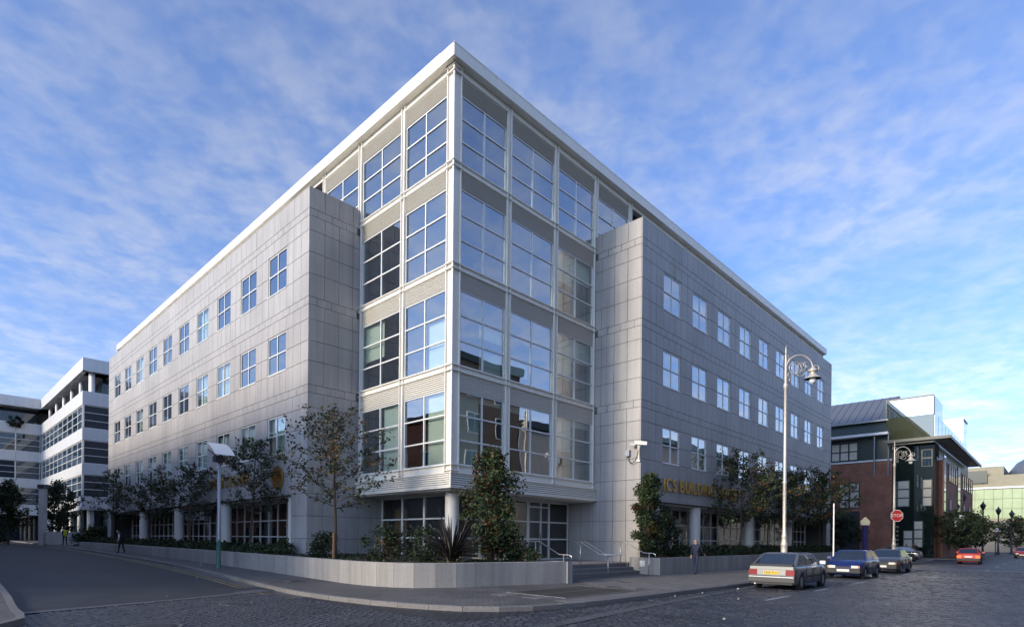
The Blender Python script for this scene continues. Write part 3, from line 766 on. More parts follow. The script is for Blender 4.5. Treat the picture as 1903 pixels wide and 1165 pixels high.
# lettering
def letters(txt, size, start, rz, gapw, matl, parent, name='letter', depth=.06):
    cur = 0.0
    for ch in txt:
        if ch == ' ': cur += size*0.45; continue
        cu = bpy.data.curves.new(name, 'FONT'); cu.body = ch; cu.size = size*1.38; cu.extrude = depth/2; cu.bevel_depth = 0.006
        tmp = bpy.data.objects.new('tmp', cu); COL.objects.link(tmp)
        dg = bpy.context.evaluated_depsgraph_get(); me = bpy.data.meshes.new_from_object(tmp.evaluated_get(dg))
        bpy.data.objects.remove(tmp); bpy.data.curves.remove(cu)
        xs_ = [v.co.x for v in me.vertices]; w_ = max(xs_) - min(xs_); x0 = min(xs_)
        for v in me.vertices: v.co.x -= x0
        me.materials.clear(); me.materials.append(matl)
        o = bpy.data.objects.new(name, me); link(o, parent)
        rot = Matrix.Rotation(rz, 3, 'Z'); p = Vector(start) + rot @ Vector((cur, 0, 0))
        o.location = p; o.rotation_euler = (R(90), 0, rz)
        cur += w_ + gapw
    return cur
letters('ICS BUILDING SOCIETY', .72, (13.42, -WD-.13, 4.45), 0, .16, M['gold'], B)
letters('PENSIONS', .66, (-WD-.13, 19.6, 4.62), R(-90), .34, M['gold'], B)
em = MB()                                  # round emblem of gold ribbons
def ribbon(pts, wdt, b):
    n = len(pts)
    for i in range(n-1):
        (x0,z0),(x1,z1) = pts[i], pts[i+1]; t = Vector((x1-x0, z1-z0)).normalized(); nn = Vector((-t.y, t.x))*wdt/2
        b.add([(x0+nn.x,-.07,z0+nn.y),(x0-nn.x,-.07,z0-nn.y),(x1-nn.x,-.07,z1-nn.y),(x1+nn.x,-.07,z1+nn.y),(x0+nn.x,.0,z0+nn.y),(x0-nn.x,0,z0-nn.y),(x1-nn.x,0,z1-nn.y),(x1+nn.x,0,z1+nn.y)],
              [(0,1,2,3),(0,3,7,4),(1,5,6,2),(0,4,5,1),(3,2,6,7)])
for r_, a0, a1 in ((.60,-70,190),(.50,-160,60),(.40,40,250)): ribbon([(r_*math.cos(R(a0+(a1-a0)*i/24)), r_*math.sin(R(a0+(a1-a0)*i/24))) for i in range(25)], .08, em)
for dz_ in (.16,0,-.16): ribbon([(-.34,dz_+.02),(-.1,dz_-.12),(.12,dz_+.08),(.36,dz_+.2)], .07, em)
em.build('emblem', M['gold'], B, (-WD-.09, 10.43, 4.72), R(-90))
# green stain running down the right wing
# ------------------------------------------------------------------ planters, steps, rails
def ptop(y): return 0.84 + 0.4*zg(y)
PL = thing('planter', 'long curved granite planter wall wrapping the corner left of the steps', 'planter', (0,0,0))
pp = [(-4.8,46),(-4.8,20),(-4.78,6),(-4.78,1.0),(-4.74,-0.5),(-4.58,-1.6),(-4.25,-2.45),(-3.6,-3.02),(-2.69,-3.42),(-1.6,-3.70),(-.5,-3.95),(.9,-4.32),(2.2,-4.67)]
ppath = resample(pp, 0.74) + [Vector((2.2,-4.67))]
pin = offset(ppath, 0.28)
def stones(path, inn, parent, first=0, maxd=45):
    far_ = MB()
    for i in range(len(path)-1):
        a, b, c, d = path[i], path[i+1], inn[i+1], inn[i]
        if (b-a).length < .05: continue
        t = (b-a).normalized()*0.005; a, b, c, d = a+t, b-t, c-t, d+t
        n_ = Vector((-(b-a).y, (b-a).x)).normalized()*0.012
        za_, zb_ = zg(a.y)-.12, zg(b.y)-.12; ta, tb = ptop(a.y), ptop(b.y)
        vs = [(a.x,a.y,za_),(b.x,b.y,zb_),(c.x,c.y,zb_),(d.x,d.y,za_),(a.x,a.y,ta-.012),(b.x,b.y,tb-.012),(a.x+n_.x,a.y+n_.y,ta),(b.x+n_.x,b.y+n_.y,tb),(c.x,c.y,tb),(d.x,d.y,ta)]
        fs = [(0,1,5,4),(4,5,7,6),(6,7,8,9),(1,2,8,7,5),(3,0,4,6,9),(2,3,9,8)]
        if proj(a.x,a.y,0)[2] < maxd: MB().add(vs, fs).build('stone', M['planter'], parent)
        else: far_.add(vs, fs)
    if far_.f: tag(far_.build('stones', M['planter'], parent), kind='stuff')
stones(ppath, pin, PL)
ew = resample([(2.2,-4.66),(2.32,-2.5),(2.36,2.0)], 0.8); stones([p + Vector((-.02,0)) for p in ew], offset(ew, .28), PL)
s_ = MB(); inn = [p for p in pin]
def soil_in(p): return Vector((-2.52, p.y)) if p.y > 7.2 else (Vector((1.6, min(p.y, 7.3))) if p.y > 1.6 else Vector((1.7, 1.9)))
b = MB(); n = len(inn)
b.v = [(p.x,p.y,ptop(p.y)-.10) for p in inn] + [(soil_in(p).x, soil_in(p).y, ptop(p.y)-.02) for p in inn]
b.f = [(i,i+1,n+i+1,n+i) for i in range(n-1)]; b.mi = [0]*(n-1); b.sm = [False]*(n-1)
b.build('soil', M['soil'], PL)
PR = thing('planter', 'straight granite planter wall under the letters right of the steps', 'planter', (0,0,0))
rp = resample([(10.06,-2.52),(10.06,-4.2)], .56); rp[-1] = Vector((10.06,-4.2))
stones(rp, [p + Vector((.28,0)) for p in rp], PR)
rq = resample([(10.06,-4.2),(47,-4.2)], .74); stones(rq, offset(rq,.28), PR)
MB().quad((10.35,-3.93,.74),(46,-3.93,.74),(46,-2.52,.78),(10.35,-2.52,.78)).build('soil', M['soil'], PR)
v = MB(); v.box(10.005,10.045,-3.42,-3.12,.38,.68); v.build('vent_frame', M['frame'], PR)
v = MB()
for k in range(6): v.box(9.99,10.004,-3.39,-3.15,.41+.042*k,.43+.042*k)
tag(v.build('vent_grille', M['louvre'], PR), kind='stuff')
ST = thing('entrance_steps', 'three wide grey stone steps up to the glazed entrance', 'steps', (0,0,0))
M['step'] = mat('step_stone', (0.17,0.16,0.155), 0.75, noise=(12,0.25,5), rnd=.08); M['tread'] = mat('landing_stone', (0.30,0.275,0.255), 0.75, noise=(5,0.2,5))
random.seed(5)
for k, (y0, z1) in enumerate(((-3.1,.18),(-2.75,.36),(-2.4,.54))):
    x = 2.4; y1 = (-2.752,-2.402,-1.9)[k]
    while x < 9.99:
        x1 = min(x + random.uniform(1.3,1.9), 10.0)
        if 10.0 - x1 < .5: x1 = 10.0
        bb = MB(); bb.cham(x+.004, x1-.004, y0, y1, -.1, z1, .012); bb.build('step', M['step'], ST); x = x1
MB().box(2.4,10.99,-1.898,2.0,-.1,.548).build('landing', M['tread'], ST)
MB().box(10.002,10.99,-2.45,-1.9,-.1,.54).build('landing_end', M['tread'], ST)
def rail(name, label, pts, posts, r_=.024):
    t = thing(name, label, 'handrail', (posts[0][0][0], posts[0][0][1], 0), group='steel handrails of the entrance steps')
    ox, oy = posts[0][0][0], posts[0][0][1]
    for line in pts: MB().tube([(p[0]-ox,p[1]-oy,p[2]) for p in line], r_, 10).build('rail', M['steel'], t)
    for a, b in posts: MB().tube([(a[0]-ox,a[1]-oy,a[2]),(b[0]-ox,b[1]-oy,b[2])], r_*.95, 10).build('post', M['steel'], t)
    return t
def railpts(X): return [(X,-2.1,1.46),(X,-2.1,1.56),(X,-2.2,1.6),(X,-2.7,1.6),(X,-3.74,1.08),(X,-4.22,1.07),(X,-4.33,1.03),(X,-4.35,.9)]
rail('handrail', 'single steel handrail left of the steps behind the curved planter end', [railpts(2.58)], [((2.58,-3.95,0),(2.58,-3.95,1.07)),((2.58,-2.5,.54),(2.58,-2.5,1.6))])
m_ = rail('handrail', 'double steel handrail in the middle of the steps', [[(5.78,-2.0,1.59),(5.78,-2.5,1.6),(5.78,-3.58,1.03),(5.78,-4.4,1.03)],[(6.22,-2.0,1.59),(6.22,-2.5,1.6),(6.22,-3.58,1.03),(6.22,-4.4,1.03)]], [((6.0,-3.84,0),(6.0,-3.84,.96)),((6.0,-2.36,.54),(6.0,-2.36,1.5))])
for (y,z) in ((-3.84,.98),(-2.36,1.52)):
    MB().box(-.26,.26,y+3.84-.04,y+3.84+.04,z-.02,z+.012).build('cross_plate', M['steel'], m_)
rail('handrail', 'single steel handrail right of the steps beside the vented planter', [railpts(9.3)], [((9.3,-4.02,0),(9.3,-4.02,1.07)),((9.3,-2.45,.54),(9.3,-2.45,1.6))])

# ------------------------------------------------------------------ plants
def leaf_faces(b, p, size, rng, mi, droop=.5):
    d = Vector((rng.uniform(-1,1), rng.uniform(-1,1), rng.uniform(-1.0,.5)))
    if d.length < .1: d = Vector((1,0,-.3))
    d.normalize(); s = d.cross(Vector((rng.uniform(-1,1), rng.uniform(-1,1), rng.uniform(-.3,1)))).normalized()
    L_ = size*rng.uniform(.7,1.35); W_ = L_*rng.uniform(.55,.8)
    n = d.cross(s)*(L_*.14)
    base = len(b.v)
    b.v += [tuple(p), tuple(p + d*L_*.42 + s*W_*.5 + n), tuple(p + d*L_), tuple(p + d*L_*.42 - s*W_*.5 + n)]
    b.f += [(base,base+1,base+2),(base,base+2,base+3)]; b.mi += [mi,mi]; b.sm += [False,False]
def pick(rng, mix):
    r_ = rng.random(); acc = 0
    for i, w_ in enumerate(mix):
        acc += w_
        if r_ < acc: return i
    return len(mix)-1
LM = [LG, LD, LB, LY]
def tree(label, base, H, spread, clear, nleaf, lsize, seed, mix=(.45,.33,.16,.06), group=None, name='young_tree', nb=22, rt_=.06, stake=False, zlow=None, up_=.48, shape=1.0):
    rng = random.Random(seed); t = thing(name, label, 'tree', base, 0, group)
    tr = MB(); cr_ = MB()
    lean = Vector((rng.uniform(-.04,.04), rng.uniform(-.04,.04), 0))
    pts = []; rad = []
    for i in range(9):
        f = i/8; pts.append(Vector((lean.x*H*f + rng.uniform(-.02,.02)*(f>0), lean.y*H*f + rng.uniform(-.02,.02)*(f>0), H*f*.97))); rad.append(rt_*(1-f*.93)+.004)
    pts[0].z = -.12
    tr.tube(pts, rad, 7)
    twigs = []
    for k in range(nb):
        f = clear/H + (1-clear/H)*(k+rng.random()*.8)/nb*.97
        i = min(int(f*8), 7); q = pts[i].lerp(pts[i+1], f*8-i)
        az = k*2.4 + rng.uniform(-.5,.5)
        rel = (f-clear/H)/(1-clear/H)
        Lb = spread*(1.0-rel*.82)*rng.uniform(.7,1.15)*(.75+.5*math.sin(min(1,rel*2.2)*math.pi/2)*shape)
        upb = up_*(0.55+rel*.7)
        d = Vector((math.cos(az), math.sin(az), upb)).normalized()
        bp = [q]; cur = q; dd = d.copy()
        for s in range(5):
            dd = (dd + Vector((rng.uniform(-.16,.16), rng.uniform(-.16,.16), rng.uniform(-.05,.14)))).normalized()
            cur = cur + dd*Lb/5; bp.append(cur)
        r0 = max(.006, rad[i]*.42); tr.tube(bp, [r0*(1-j/5.6) for j in range(6)], 5, caps=False)
        twigs.append((bp, Lb))
        for s in range(1, 5):
            for w_ in range(2):
                d2 = (dd*.4 + Vector((rng.uniform(-1,1), rng.uniform(-1,1), rng.uniform(-.3,.9)))).normalized()
                l2 = Lb*.34*rng.uniform(.5,1.1); a = bp[s]; m2 = a + d2*l2*.5 + Vector((0,0,.03)); e = a + d2*l2
                tr.tube([a,m2,e], [r0*.45,r0*.3,.003], 4, caps=False); twigs.append(([a,m2,e], l2))
    wts = [x[1]*(1.5 if len(x[0])==3 else 1.0) for x in twigs]
    clus = [pick(rng, mix) for _ in twigs]
    for _ in range(nleaf):
        j = rng.choices(range(len(twigs)), wts)[0]; bp, l_ = twigs[j]
        f = rng.random()**.6*(len(bp)-1); i = min(int(f), len(bp)-2); p = bp[i].lerp(bp[i+1], f-i)
        p = p + Vector((rng.gauss(0,1), rng.gauss(0,1), rng.gauss(0,1)))*lsize*.55
        mi = clus[j] if rng.random() < .6 else pick(rng, mix)
        leaf_faces(cr_, p, lsize, rng, mi)
    tr.build('trunk', M['bark'], t); cr_.build('crown', LM, t)
    if stake: MB().box(-.16,-.09,-.05,.02,-.15,1.15).build('stake', M['stake'], t)
    return t
G1 = 'young trees planted in the granite planters'
tree('staked young tree in the curved planter before the left wing end', (-3.6,2.98,.72), 6.35, 3.2, 2.1, 2500, .13, 21, (.42,.30,.20,.08), G1, nb=30, rt_=.075, stake=True)
tree('young tree in the left planter just right of the lamp post with the curved reflector', (-3.6,11.4,.80), 6.0, 2.8, 2.1, 3000, .125, 22, (.30,.56,.11,.03), G1, nb=28, rt_=.07)
tree('young tree in the left planter between the second and third arcade columns', (-3.6,20.3,.88), 5.0, 3.6, 1.9, 3400, .14, 23, (.28,.60,.09,.03), G1, nb=26, rt_=.065)
tree('young tree in the left planter in front of the farthest arcade columns', (-3.6,28.5,.94), 4.7, 3.4, 1.8, 2800, .14, 24, (.25,.62,.10,.03), G1, nb=24, rt_=.06)
tree('thin young tree at the far end of the left wing', (-3.6,38.8,1.0), 6.4, 2.8, 2.0, 1900, .15, 25, (.25,.65,.08,.02), G1, nb=24, rt_=.06)
tree('spreading young tree in the right planter nearest the gold letters', (22.1,-3.4,.72), 6.4, 4.0, 2.1, 4600, .15, 26, (.40,.38,.17,.05), G1, nb=30, rt_=.075, shape=1.2)
tree('ochre-tinged young tree in the right planter behind the ornate street lamp', (32.6,-3.4,.72), 6.1, 4.0, 1.9, 5000, .16, 27, (.34,.36,.14,.16), G1, nb=32, rt_=.075, shape=1.2)
tree('young tree at the far end of the right planter', (39.4,-3.4,.72), 6.9, 4.0, 2.1, 4400, .17, 28, (.36,.44,.15,.05), G1, nb=28, rt_=.07, shape=1.2)
tree('small dark young tree half hidden between its two neighbours in the right planter', (27.4,-3.3,.72), 5.2, 3.0, 1.8, 2600, .14, 29, (.3,.55,.12,.03), G1, nb=24, rt_=.06)
def bush(label, base, H, rx, ry, nleaf, lsize, seed, mix=(.35,.58,.05,.02), name='tall_shrub', low=.1, lobes=9, group=None, cat='shrub'):
    rng = random.Random(seed); t = thing(name, label, cat, base, 0, group); tr = MB(); cr_ = MB()
    cl = []
    for k in range(lobes*3):
        f = rng.random(); z = H*(low + (1-low)*f); wz = math.sin(math.pi*min(.97,max(.12,(f*.80+.16))))**.7
        a = rng.uniform(0,6.283); r_ = rng.random()**.5*.85
        cl.append((Vector((math.cos(a)*rx*wz*r_, math.sin(a)*ry*wz*r_, z)), rng.uniform(.16,.34)*min(rx,ry)*1.15, pick(rng, mix)))
    for k in range(7):
        e = rng.choice(cl)[0]; m_ = Vector((e.x*.35, e.y*.35, e.z*.5)); tr.tube([(e.x*.08,e.y*.08,-.1), m_, e], [.035,.022,.006], 5)
    for c, r_, mi in cl: tr.tube([Vector((c.x*.25,c.y*.25,c.z*.45)), c], [.012,.004], 4, caps=False)
    for _ in range(nleaf):
        c, r_, mi = rng.choice(cl)
        d = Vector((rng.gauss(0,1), rng.gauss(0,1), rng.gauss(0,1)*.9)).normalized()*r_*(rng.random()**.4)*1.25
        p = c + d
        if p.z < .02: p.z = .05
        leaf_faces(cr_, p, lsize, rng, mi if rng.random() < .55 else pick(rng, mix))
    tr.build('stem', M['bark'], t); cr_.build('foliage', LM, t); return t
bush('tall leafy shrub in the curved planter between the white column and the door', (.2,-2.25,.72), 4.25, 1.2, 1.2, 7500, .125, 41, (.40,.44,.13,.03), lobes=18)
bush('big dark evergreen shrub at the corner of the right planter', (10.75,-3.25,.74), 4.15, 1.85, .85, 9000, .125, 42, (.34,.62,.03,.01), lobes=20)
bush('low dark shrub with drooping leaves beside the right planter corner', (12.7,-3.2,.74), 2.2, 1.1, .7, 1500, .13, 43, (.3,.66,.03,.01), lobes=8)
GS = 'low shrubs in the granite planters'
bush('rounded variegated shrub by the arcade opening on the left wing', (-3.4,8.0,.78), .8, .55, .55, 650, .08, 44, (.6,.3,.05,.05), name='low_shrub', lobes=6, group=GS)
for i, (x, y, h, rx, l) in enumerate(((-3.2,4.6,1.0,1.0,'low dark spreading shrub left of the staked tree'),(-2.6,1.1,1.35,1.1,'low dark spreading shrub right of the staked tree'),(-1.9,-.6,1.3,.9,'dense low shrub just left of the spiky flax'),(1.2,-3.0,.6,.75,'very low shrub at the right end of the curved planter'))):
    bush(l, (x,y,.72), h, rx, .8, 1500, .10, 50+i, (.30,.66,.03,.01), name='low_shrub', lobes=8, group=GS)
# clipped hedge and ground cover
def cover(name, pts, n, hgt, lsize, seed, parent=None, label=None):
    rng = random.Random(seed); b = MB()
    for _ in range(n):
        (x0,x1,y0,y1,z0) = rng.choice(pts); x = rng.uniform(x0,x1); y = rng.uniform(y0,y1)
        z = z0 + zg(y)*.4 + rng.random()**.7*hgt*(.6+.4*math.sin(x*2.1+y*1.7))
        leaf_faces(b, Vector((x,y,z)), lsize, rng, pick(rng, (.28,.66,.04,.02)))
    o = b.build(name, LM, parent); o['kind'] = 'stuff'
    if label: tag(o, label, 'plants')
    return o
cover('hedge_plants', [(-4.4,-2.7,y,y+4,.72) for y in range(8,44,4)], 15000, .62, .14, 61, label='dark low evergreen planting along the left planter')
cover('hedge_plants', [(x,x+4,-3.85,-2.7,.74) for x in range(13,45,4)], 11000, .72, .15, 62, label='dark low evergreen planting along the right planter')
cover('ground_cover', [(-4.2,-.5,-1.5,6.5,.70),(-3.0,1.6,-3.2,-.8,.70)], 3500, .22, .09, 63, label='low ground cover filling the curved planter')
# spiky flax: each sword leaf on its own
M['flax'] = mat('flax_leaf', (0.020,0.017,0.015), 0.5, noise=(5,0.3)); M['flax2'] = mat('flax_leaf_pale', (0.16,0.13,0.09), 0.5)
def blade(L_, w_, bend):
    b = MB(); vs = []
    n = 7
    for i in range(n+1):
        f = i/n; x = bend*f*f*L_; z = L_*(f - .45*bend*f*f); hw = w_*(.75+.25*math.sin(f*2.2))*(1-f**3)*.5 + .002
        vs += [(x,-hw,z),(x-.012,0,z+.004),(x,hw,z)]
    fs = []
    for i in range(n): a = i*3; fs += [(a,a+3,a+4,a+1),(a+1,a+4,a+5,a+2)]
    return b.add(vs, fs)
blades = [blade(1.75,.07,.12).mesh('leaf',M['flax']), blade(1.6,.065,.30).mesh('leaf',M['flax']), blade(1.35,.06,.55).mesh('leaf',M['flax']), blade(1.5,.07,.85).mesh('leaf',M['flax']), blade(1.9,.07,.2).mesh('leaf',M['flax']), blade(1.65,.065,.15).mesh('leaf',M['flax2']), blade(1.25,.06,1.15).mesh('leaf',M['flax2'])]
FX = thing('flax_plant', 'dark spiky flax with sword leaves below the white round column', 'flax plant', (-2.05,-2.35,.72))
rng = random.Random(9)
for k in range(120):
    me = blades[rng.choices(range(7),(14,18,16,10,14,2,3))[0]]; a = rng.uniform(0,6.283); r_ = rng.uniform(.02,.22)
    o = inst('leaf', me, FX, (r_*math.cos(a), r_*math.sin(a), 0), (rng.uniform(-.1,.1), rng.uniform(-.02,.50), a)); o.scale = (1.15,1.2,rng.uniform(.8,1.2))
SX = thing('flax_plant', 'small spiky plant leaning over the vented planter end', 'flax plant', (10.5,-3.7,.74))
for k in range(26):
    me = blades[rng.choices(range(7),(4,8,12,8,4,0,3))[0]]; a = rng.uniform(0,6.283)
    o = inst('leaf', me, SX, (.08*math.cos(a), .08*math.sin(a), 0), (rng.uniform(-.1,.1), rng.uniform(.05,.5), a)); o.scale = (.6,.8,rng.uniform(.5,.75))

# ------------------------------------------------------------------ street lamps, signs
M['lamp_paint'] = mat('silver_lamp_paint', (0.62,0.57,0.50), 0.4, 0.35, noise=(8,.1)); M['lamp_dark'] = mat('lamp_shade_black', (0.03,0.03,0.03), 0.35)
M['milk'] = mat('lamp_glass', (0.75,0.78,0.8), 0.15); M['bulb'] = emit('small_lamp_glow', (1,.93,.8), 1.5)
def circ(c, r_, a0, a1, n): return [(c[0]+r_*math.cos(R(a0+(a1-a0)*i/n)), 0, c[2]+r_*math.sin(R(a0+(a1-a0)*i/n))) for i in range(n+1)]
def ornate_lamp(label, loc, rz, H=9.35, group='ornate swan-neck street lamps'):
    t = thing('street_lamp', label, 'street lamp', loc, rz, group)
    MB().lathe([(.24,-.02),(.24,.12),(.20,.2),(.17,.9),(.19,.95),(.15,1.05),(.15,1.5),(.18,1.56),(.13,1.66),(.115,1.9),(.14,1.96),(.10,2.06),(.085,2.4),(.085,4.6),(.10,4.64),(.10,4.7),(.078,4.74),(.07,H),(.09,H+.03),(.09,H+.1),(.11,H+.14),(.11,H+.22),(.07,H+.28),(.045,H+1.5),(.03,H+1.8),(.05,H+1.84),(.012,H+2.1),(.0,H+2.25)], 18).build('pole', M['lamp_paint'], t)
    arm = MB(); zA = H+1.05; r_ = .66; cx_ = r_+.03
    arm.tube([(.05,0,H+.25),(.03,0,zA-.12)] + circ((cx_,0,zA),r_,178,8,22) + [(cx_+r_,0,zA-.02)], .038, 8)
    arm.tube(circ((cx_+r_+.16,0,zA+.02),.15,190,-60,10), .022, 6)
    a_ = arm.build('swan_neck', M['lamp_paint'], t)
    for c, rr, a0, a1 in (((.62,0,zA+.02),.40,0,360),((.62,0,zA+.02),.24,40,330),((1.05,0,zA+.12),.26,-90,250),((1.08,0,zA+.15),.12,0,300),((.95,0,zA-.22),.28,180,350),((.28,0,zA-.42),.14,0,330),((.0,0,H+1.72),.20,0,360),((1.32,0,zA+.25),.17,60,320),((.32,0,zA-.75),.10,0,330)):
        MB().tube(circ((c[0]*.77,0,zA+(c[2]-zA)*.77), rr*.77, a0, a1, 22), .017, 5).build('scroll', M['lamp_paint'], a_)
    zl = zA-.02; xl = cx_+r_
    sh = MB(); sh.lathe([(.05,.12),(.10,.06),(.13,0),(.24,-.06),(.24,-.12),(.13,-.15),(.13,-.24),(.20,-.34),(.38,-.46),(.39,-.49)], 20, (xl,0,zl)); s_ = sh.build('shade', M['lamp_paint'], t)
    MB().lathe([(.385,-.495),(.37,-.49),(.18,-.36),(.02,-.34)], 20, (xl,0,zl)).build('shade_lining', M['lamp_dark'], s_)
    MB().lathe([(.17,-.49),(.165,-.60),(.10,-.72),(.001,-.76)], 16, (xl,0,zl)).build('globe', M['milk'], t)
    return t
ornate_lamp('ornate swan-neck street lamp standing behind the silver grey hatchback', (15.3,-8.15,0), R(-45))
ornate_lamp('ornate swan-neck street lamp carrying the round stop sign', (42.6,-8.1,0), R(-45), 8.0)
# modern post with curved reflector
M['post_green'] = mat('green_post_paint', (0.10,0.20,0.18), 0.45); M['post_grey'] = mat('galvanised_post', (0.34,0.36,0.40), 0.4, .4); M['reflector'] = mat('white_reflector', (0.8,0.8,0.8), 0.35)
LP = thing('reflector_lamp', 'slim lamp post with curved white reflector on the left pavement', 'street lamp', (-5.78,9.75,zg(9.75)))
MB().lathe([(.10,-.05),(.10,1.22),(.115,1.24),(.115,1.32),(.085,1.36)],14).build('lower_post', M['post_green'], LP)
MB().lathe([(.082,1.34),(.075,4.9),(.0,4.92)],14).build('upper_post', M['post_grey'], LP)
hd = MB(); hd.tube([(0,0,4.85),(-.05,.15,5.25)],.05,8); hd.tube([(-.05,.15,5.25),(-.25,.75,5.62)],.03,8); hd.tube([(0,.1,5.1),(.2,-.25,5.2)],.03,8); hd.build('fork', M['dark'], LP)
MB().box(-.22,.22,-.12,.26,4.98,5.26).build('projector', M['dark'], LP)
rf = MB()
for i in range(6):
    for j in range(2): pass
def RF(u, v):  # curved sheet, u along its length
    th = -.55 + 1.15*u; 
    return Vector((-.45 + .9*v, .85 - 1.5*u, 5.92 - .85*u*u*.8))
vs = []; n1 = 12
for i in range(n1+1):
    for v_ in (0,1):
        p = RF(i/n1, v_); vs.append(p); vs.append(p + Vector((0,.01,.035)))
fs = []
for i in range(n1):
    a = i*4; fs += [(a,a+4,a+6,a+2),(a+1,a+3,a+7,a+5),(a,a+1,a+5,a+4),(a+2,a+6,a+7,a+3)]
fs += [(0,2,3,1),(n1*4,n1*4+1,n1*4+3,n1*4+2)]
ro = MB().add(vs, fs).build('reflector', M['reflector'], LP)
for k in range(4): 
    MB().tube([RF(u/8, .12+.25*k) - Vector((0,0,.012)) for u in range(9)], .012, 5).build('rib', M['post_grey'], ro)
# stop sign on the second lamp
M['red'] = mat('sign_red', (0.50,0.03,0.03), 0.4); M['signwhite'] = mat('sign_white', (0.8,0.8,0.78), 0.4); M['stripe'] = mat('sign_black', (0.02,0.02,0.02), 0.5)
SG = thing('stop_sign', 'red octagonal stop sign with white border on the far lamp post', 'stop sign', (42.42,-8.32,0), R(-48))
def octo(b, r_, y, mi=0, d=.02):
    pts = [(r_*math.cos(R(22.5+45*i)), r_*math.sin(R(22.5+45*i))) for i in range(8)]
    b.add([(p[0],y-d,3.95+p[1]) for p in pts] + [(p[0],y,3.95+p[1]) for p in pts], [tuple(range(8)), tuple(range(15,7,-1))] + [(i,(i+1)%8,8+(i+1)%8,8+i) for i in range(8)])
    return b
octo(MB(), .52, 0).build('border', M['signwhite'], SG); octo(MB(), .475, -.024, d=.006).build('plate', M['red'], SG)
def flat_text(txt, size, parent, loc, rot, matl, name='lettering', sx=1.0):
    cu = bpy.data.curves.new(name, 'FONT'); cu.body = txt; cu.size = size; cu.extrude = .003; cu.align_x = 'CENTER'; cu.align_y = 'CENTER'
    tmp = bpy.data.objects.new('tmp', cu); COL.objects.link(tmp); dg = bpy.context.evaluated_depsgraph_get()
    me = bpy.data.meshes.new_from_object(tmp.evaluated_get(dg)); bpy.data.objects.remove(tmp); bpy.data.curves.remove(cu)
    me.materials.clear(); me.materials.append(matl); o = inst(name, me, parent, loc, rot); o.scale = (sx,1,1); return o
flat_text('STOP', .36, SG, (0,-.036,3.95), (R(90),0,0), M['signwhite'])
sp = MB()
for k in range(5): sp.lathe([(.095,1.5+.36*k),(.095,1.68+.36*k)], 12, (.16,.16,0))
tag(sp.build('post_band', M['stripe'], SG), kind='stuff')
# plain white pole and small signs
t = thing('signpost', 'plain pale grey pole rising behind the blue hatchback', 'pole', (22.4,-8.6,0)); MB().lathe([(.042,0),(.038,3.95),(0,3.96)],10).build('pole', M['signwhite'], t)
t = thing('totem_sign', 'slim dark blue post with small cream house-shaped top', 'post', (38.5,-6.9,0), R(-45))
M['navy'] = mat('navy_paint', (0.02,0.02,0.10), .5)
MB().box(-.16,.16,-.1,.1,-.05,3.05).build('post', M['navy'], t)
MB().add([(-.3,-.08,3.1),(.3,-.08,3.1),(.34,-.08,3.4),(0,-.08,3.72),(-.34,-.08,3.4),(-.3,.08,3.1),(.3,.08,3.1),(.34,.08,3.4),(0,.08,3.72),(-.34,.08,3.4)],[(0,1,2,3,4),(9,8,7,6,5),(0,5,6,1),(1,6,7,2),(2,7,8,3),(3,8,9,4),(4,9,5,0)]).build('top', mat('cream_sign',(.7,.66,.45),.5), t)
t = thing('parking_sign', 'tall white rectangular sign on a post behind the red car', 'sign', (70.5,-9.6,0), R(-48))
MB().lathe([(.05,0),(.05,4.9)],8).build('post', M['dark'], t); MB().box(-.55,.55,-.09,-.05,3.1,5.0).build('plate', M['signwhite'], t)
MB().lathe([(.30,0),(.30,.01),(.22,.012),(.22,0)],20).build('ring', M['stripe'], t, (0,-.1,4.05)).rotation_euler = (R(90),0,0)
t = thing('round_sign', 'small round white sign with red rim beyond the red car', 'sign', (96,-11.2,0), R(-48))
MB().lathe([(.05,0),(.05,4.2)],8).build('post', M['dark'], t)
for r_, y, mm in ((.45,-.05,M['red']),(.36,-.065,M['signwhite'])): 
    o = MB().lathe([(r_,0),(r_,.01),(0.001,.012)],20).build('disc', mm, t, (0,y,3.7)); o.rotation_euler = (R(90),0,0)
MB().box(-.18,.18,-.085,-.079,3.65,3.75).build('bar', M['stripe'], t)
def lantern_post(label, loc, H):
    t = thing('lantern_post', label, 'lantern post', loc, 0, 'dark lantern posts along the far right street')
    MB().lathe([(.28,0),(.28,.3),(.16,.5),(.12,1.6),(.10,1.7),(.08,H-1.6),(.13,H-1.55),(.06,H-1.3)],10).build('post', M['dark'], t)
    MB().lathe([(.10,H-1.3),(.34,H-.7),(.34,H-.6)],8,smooth=False).build('lantern', M['lamp_dark'], t)
    MB().lathe([(.42,H-.6),(.12,H-.2),(.12,H-.1),(.05,H),(.0,H+.25)],8,smooth=False).build('cap', M['dark'], t)
for l, x, y, h in (('lantern post nearest the brick building corner, left of the round sign',92,-8.0,9.0),('second dark lantern post beyond the brick building, behind the round sign',99,-9.6,8.0),('third dark lantern post beyond the brick building',108,-10.8,7.6),('fourth dark lantern post beyond the brick building',116,-12.0,7.4),('farthest dark lantern post at the right edge',126,-14.0,7.4)): lantern_post(l,(x,y,0),h)
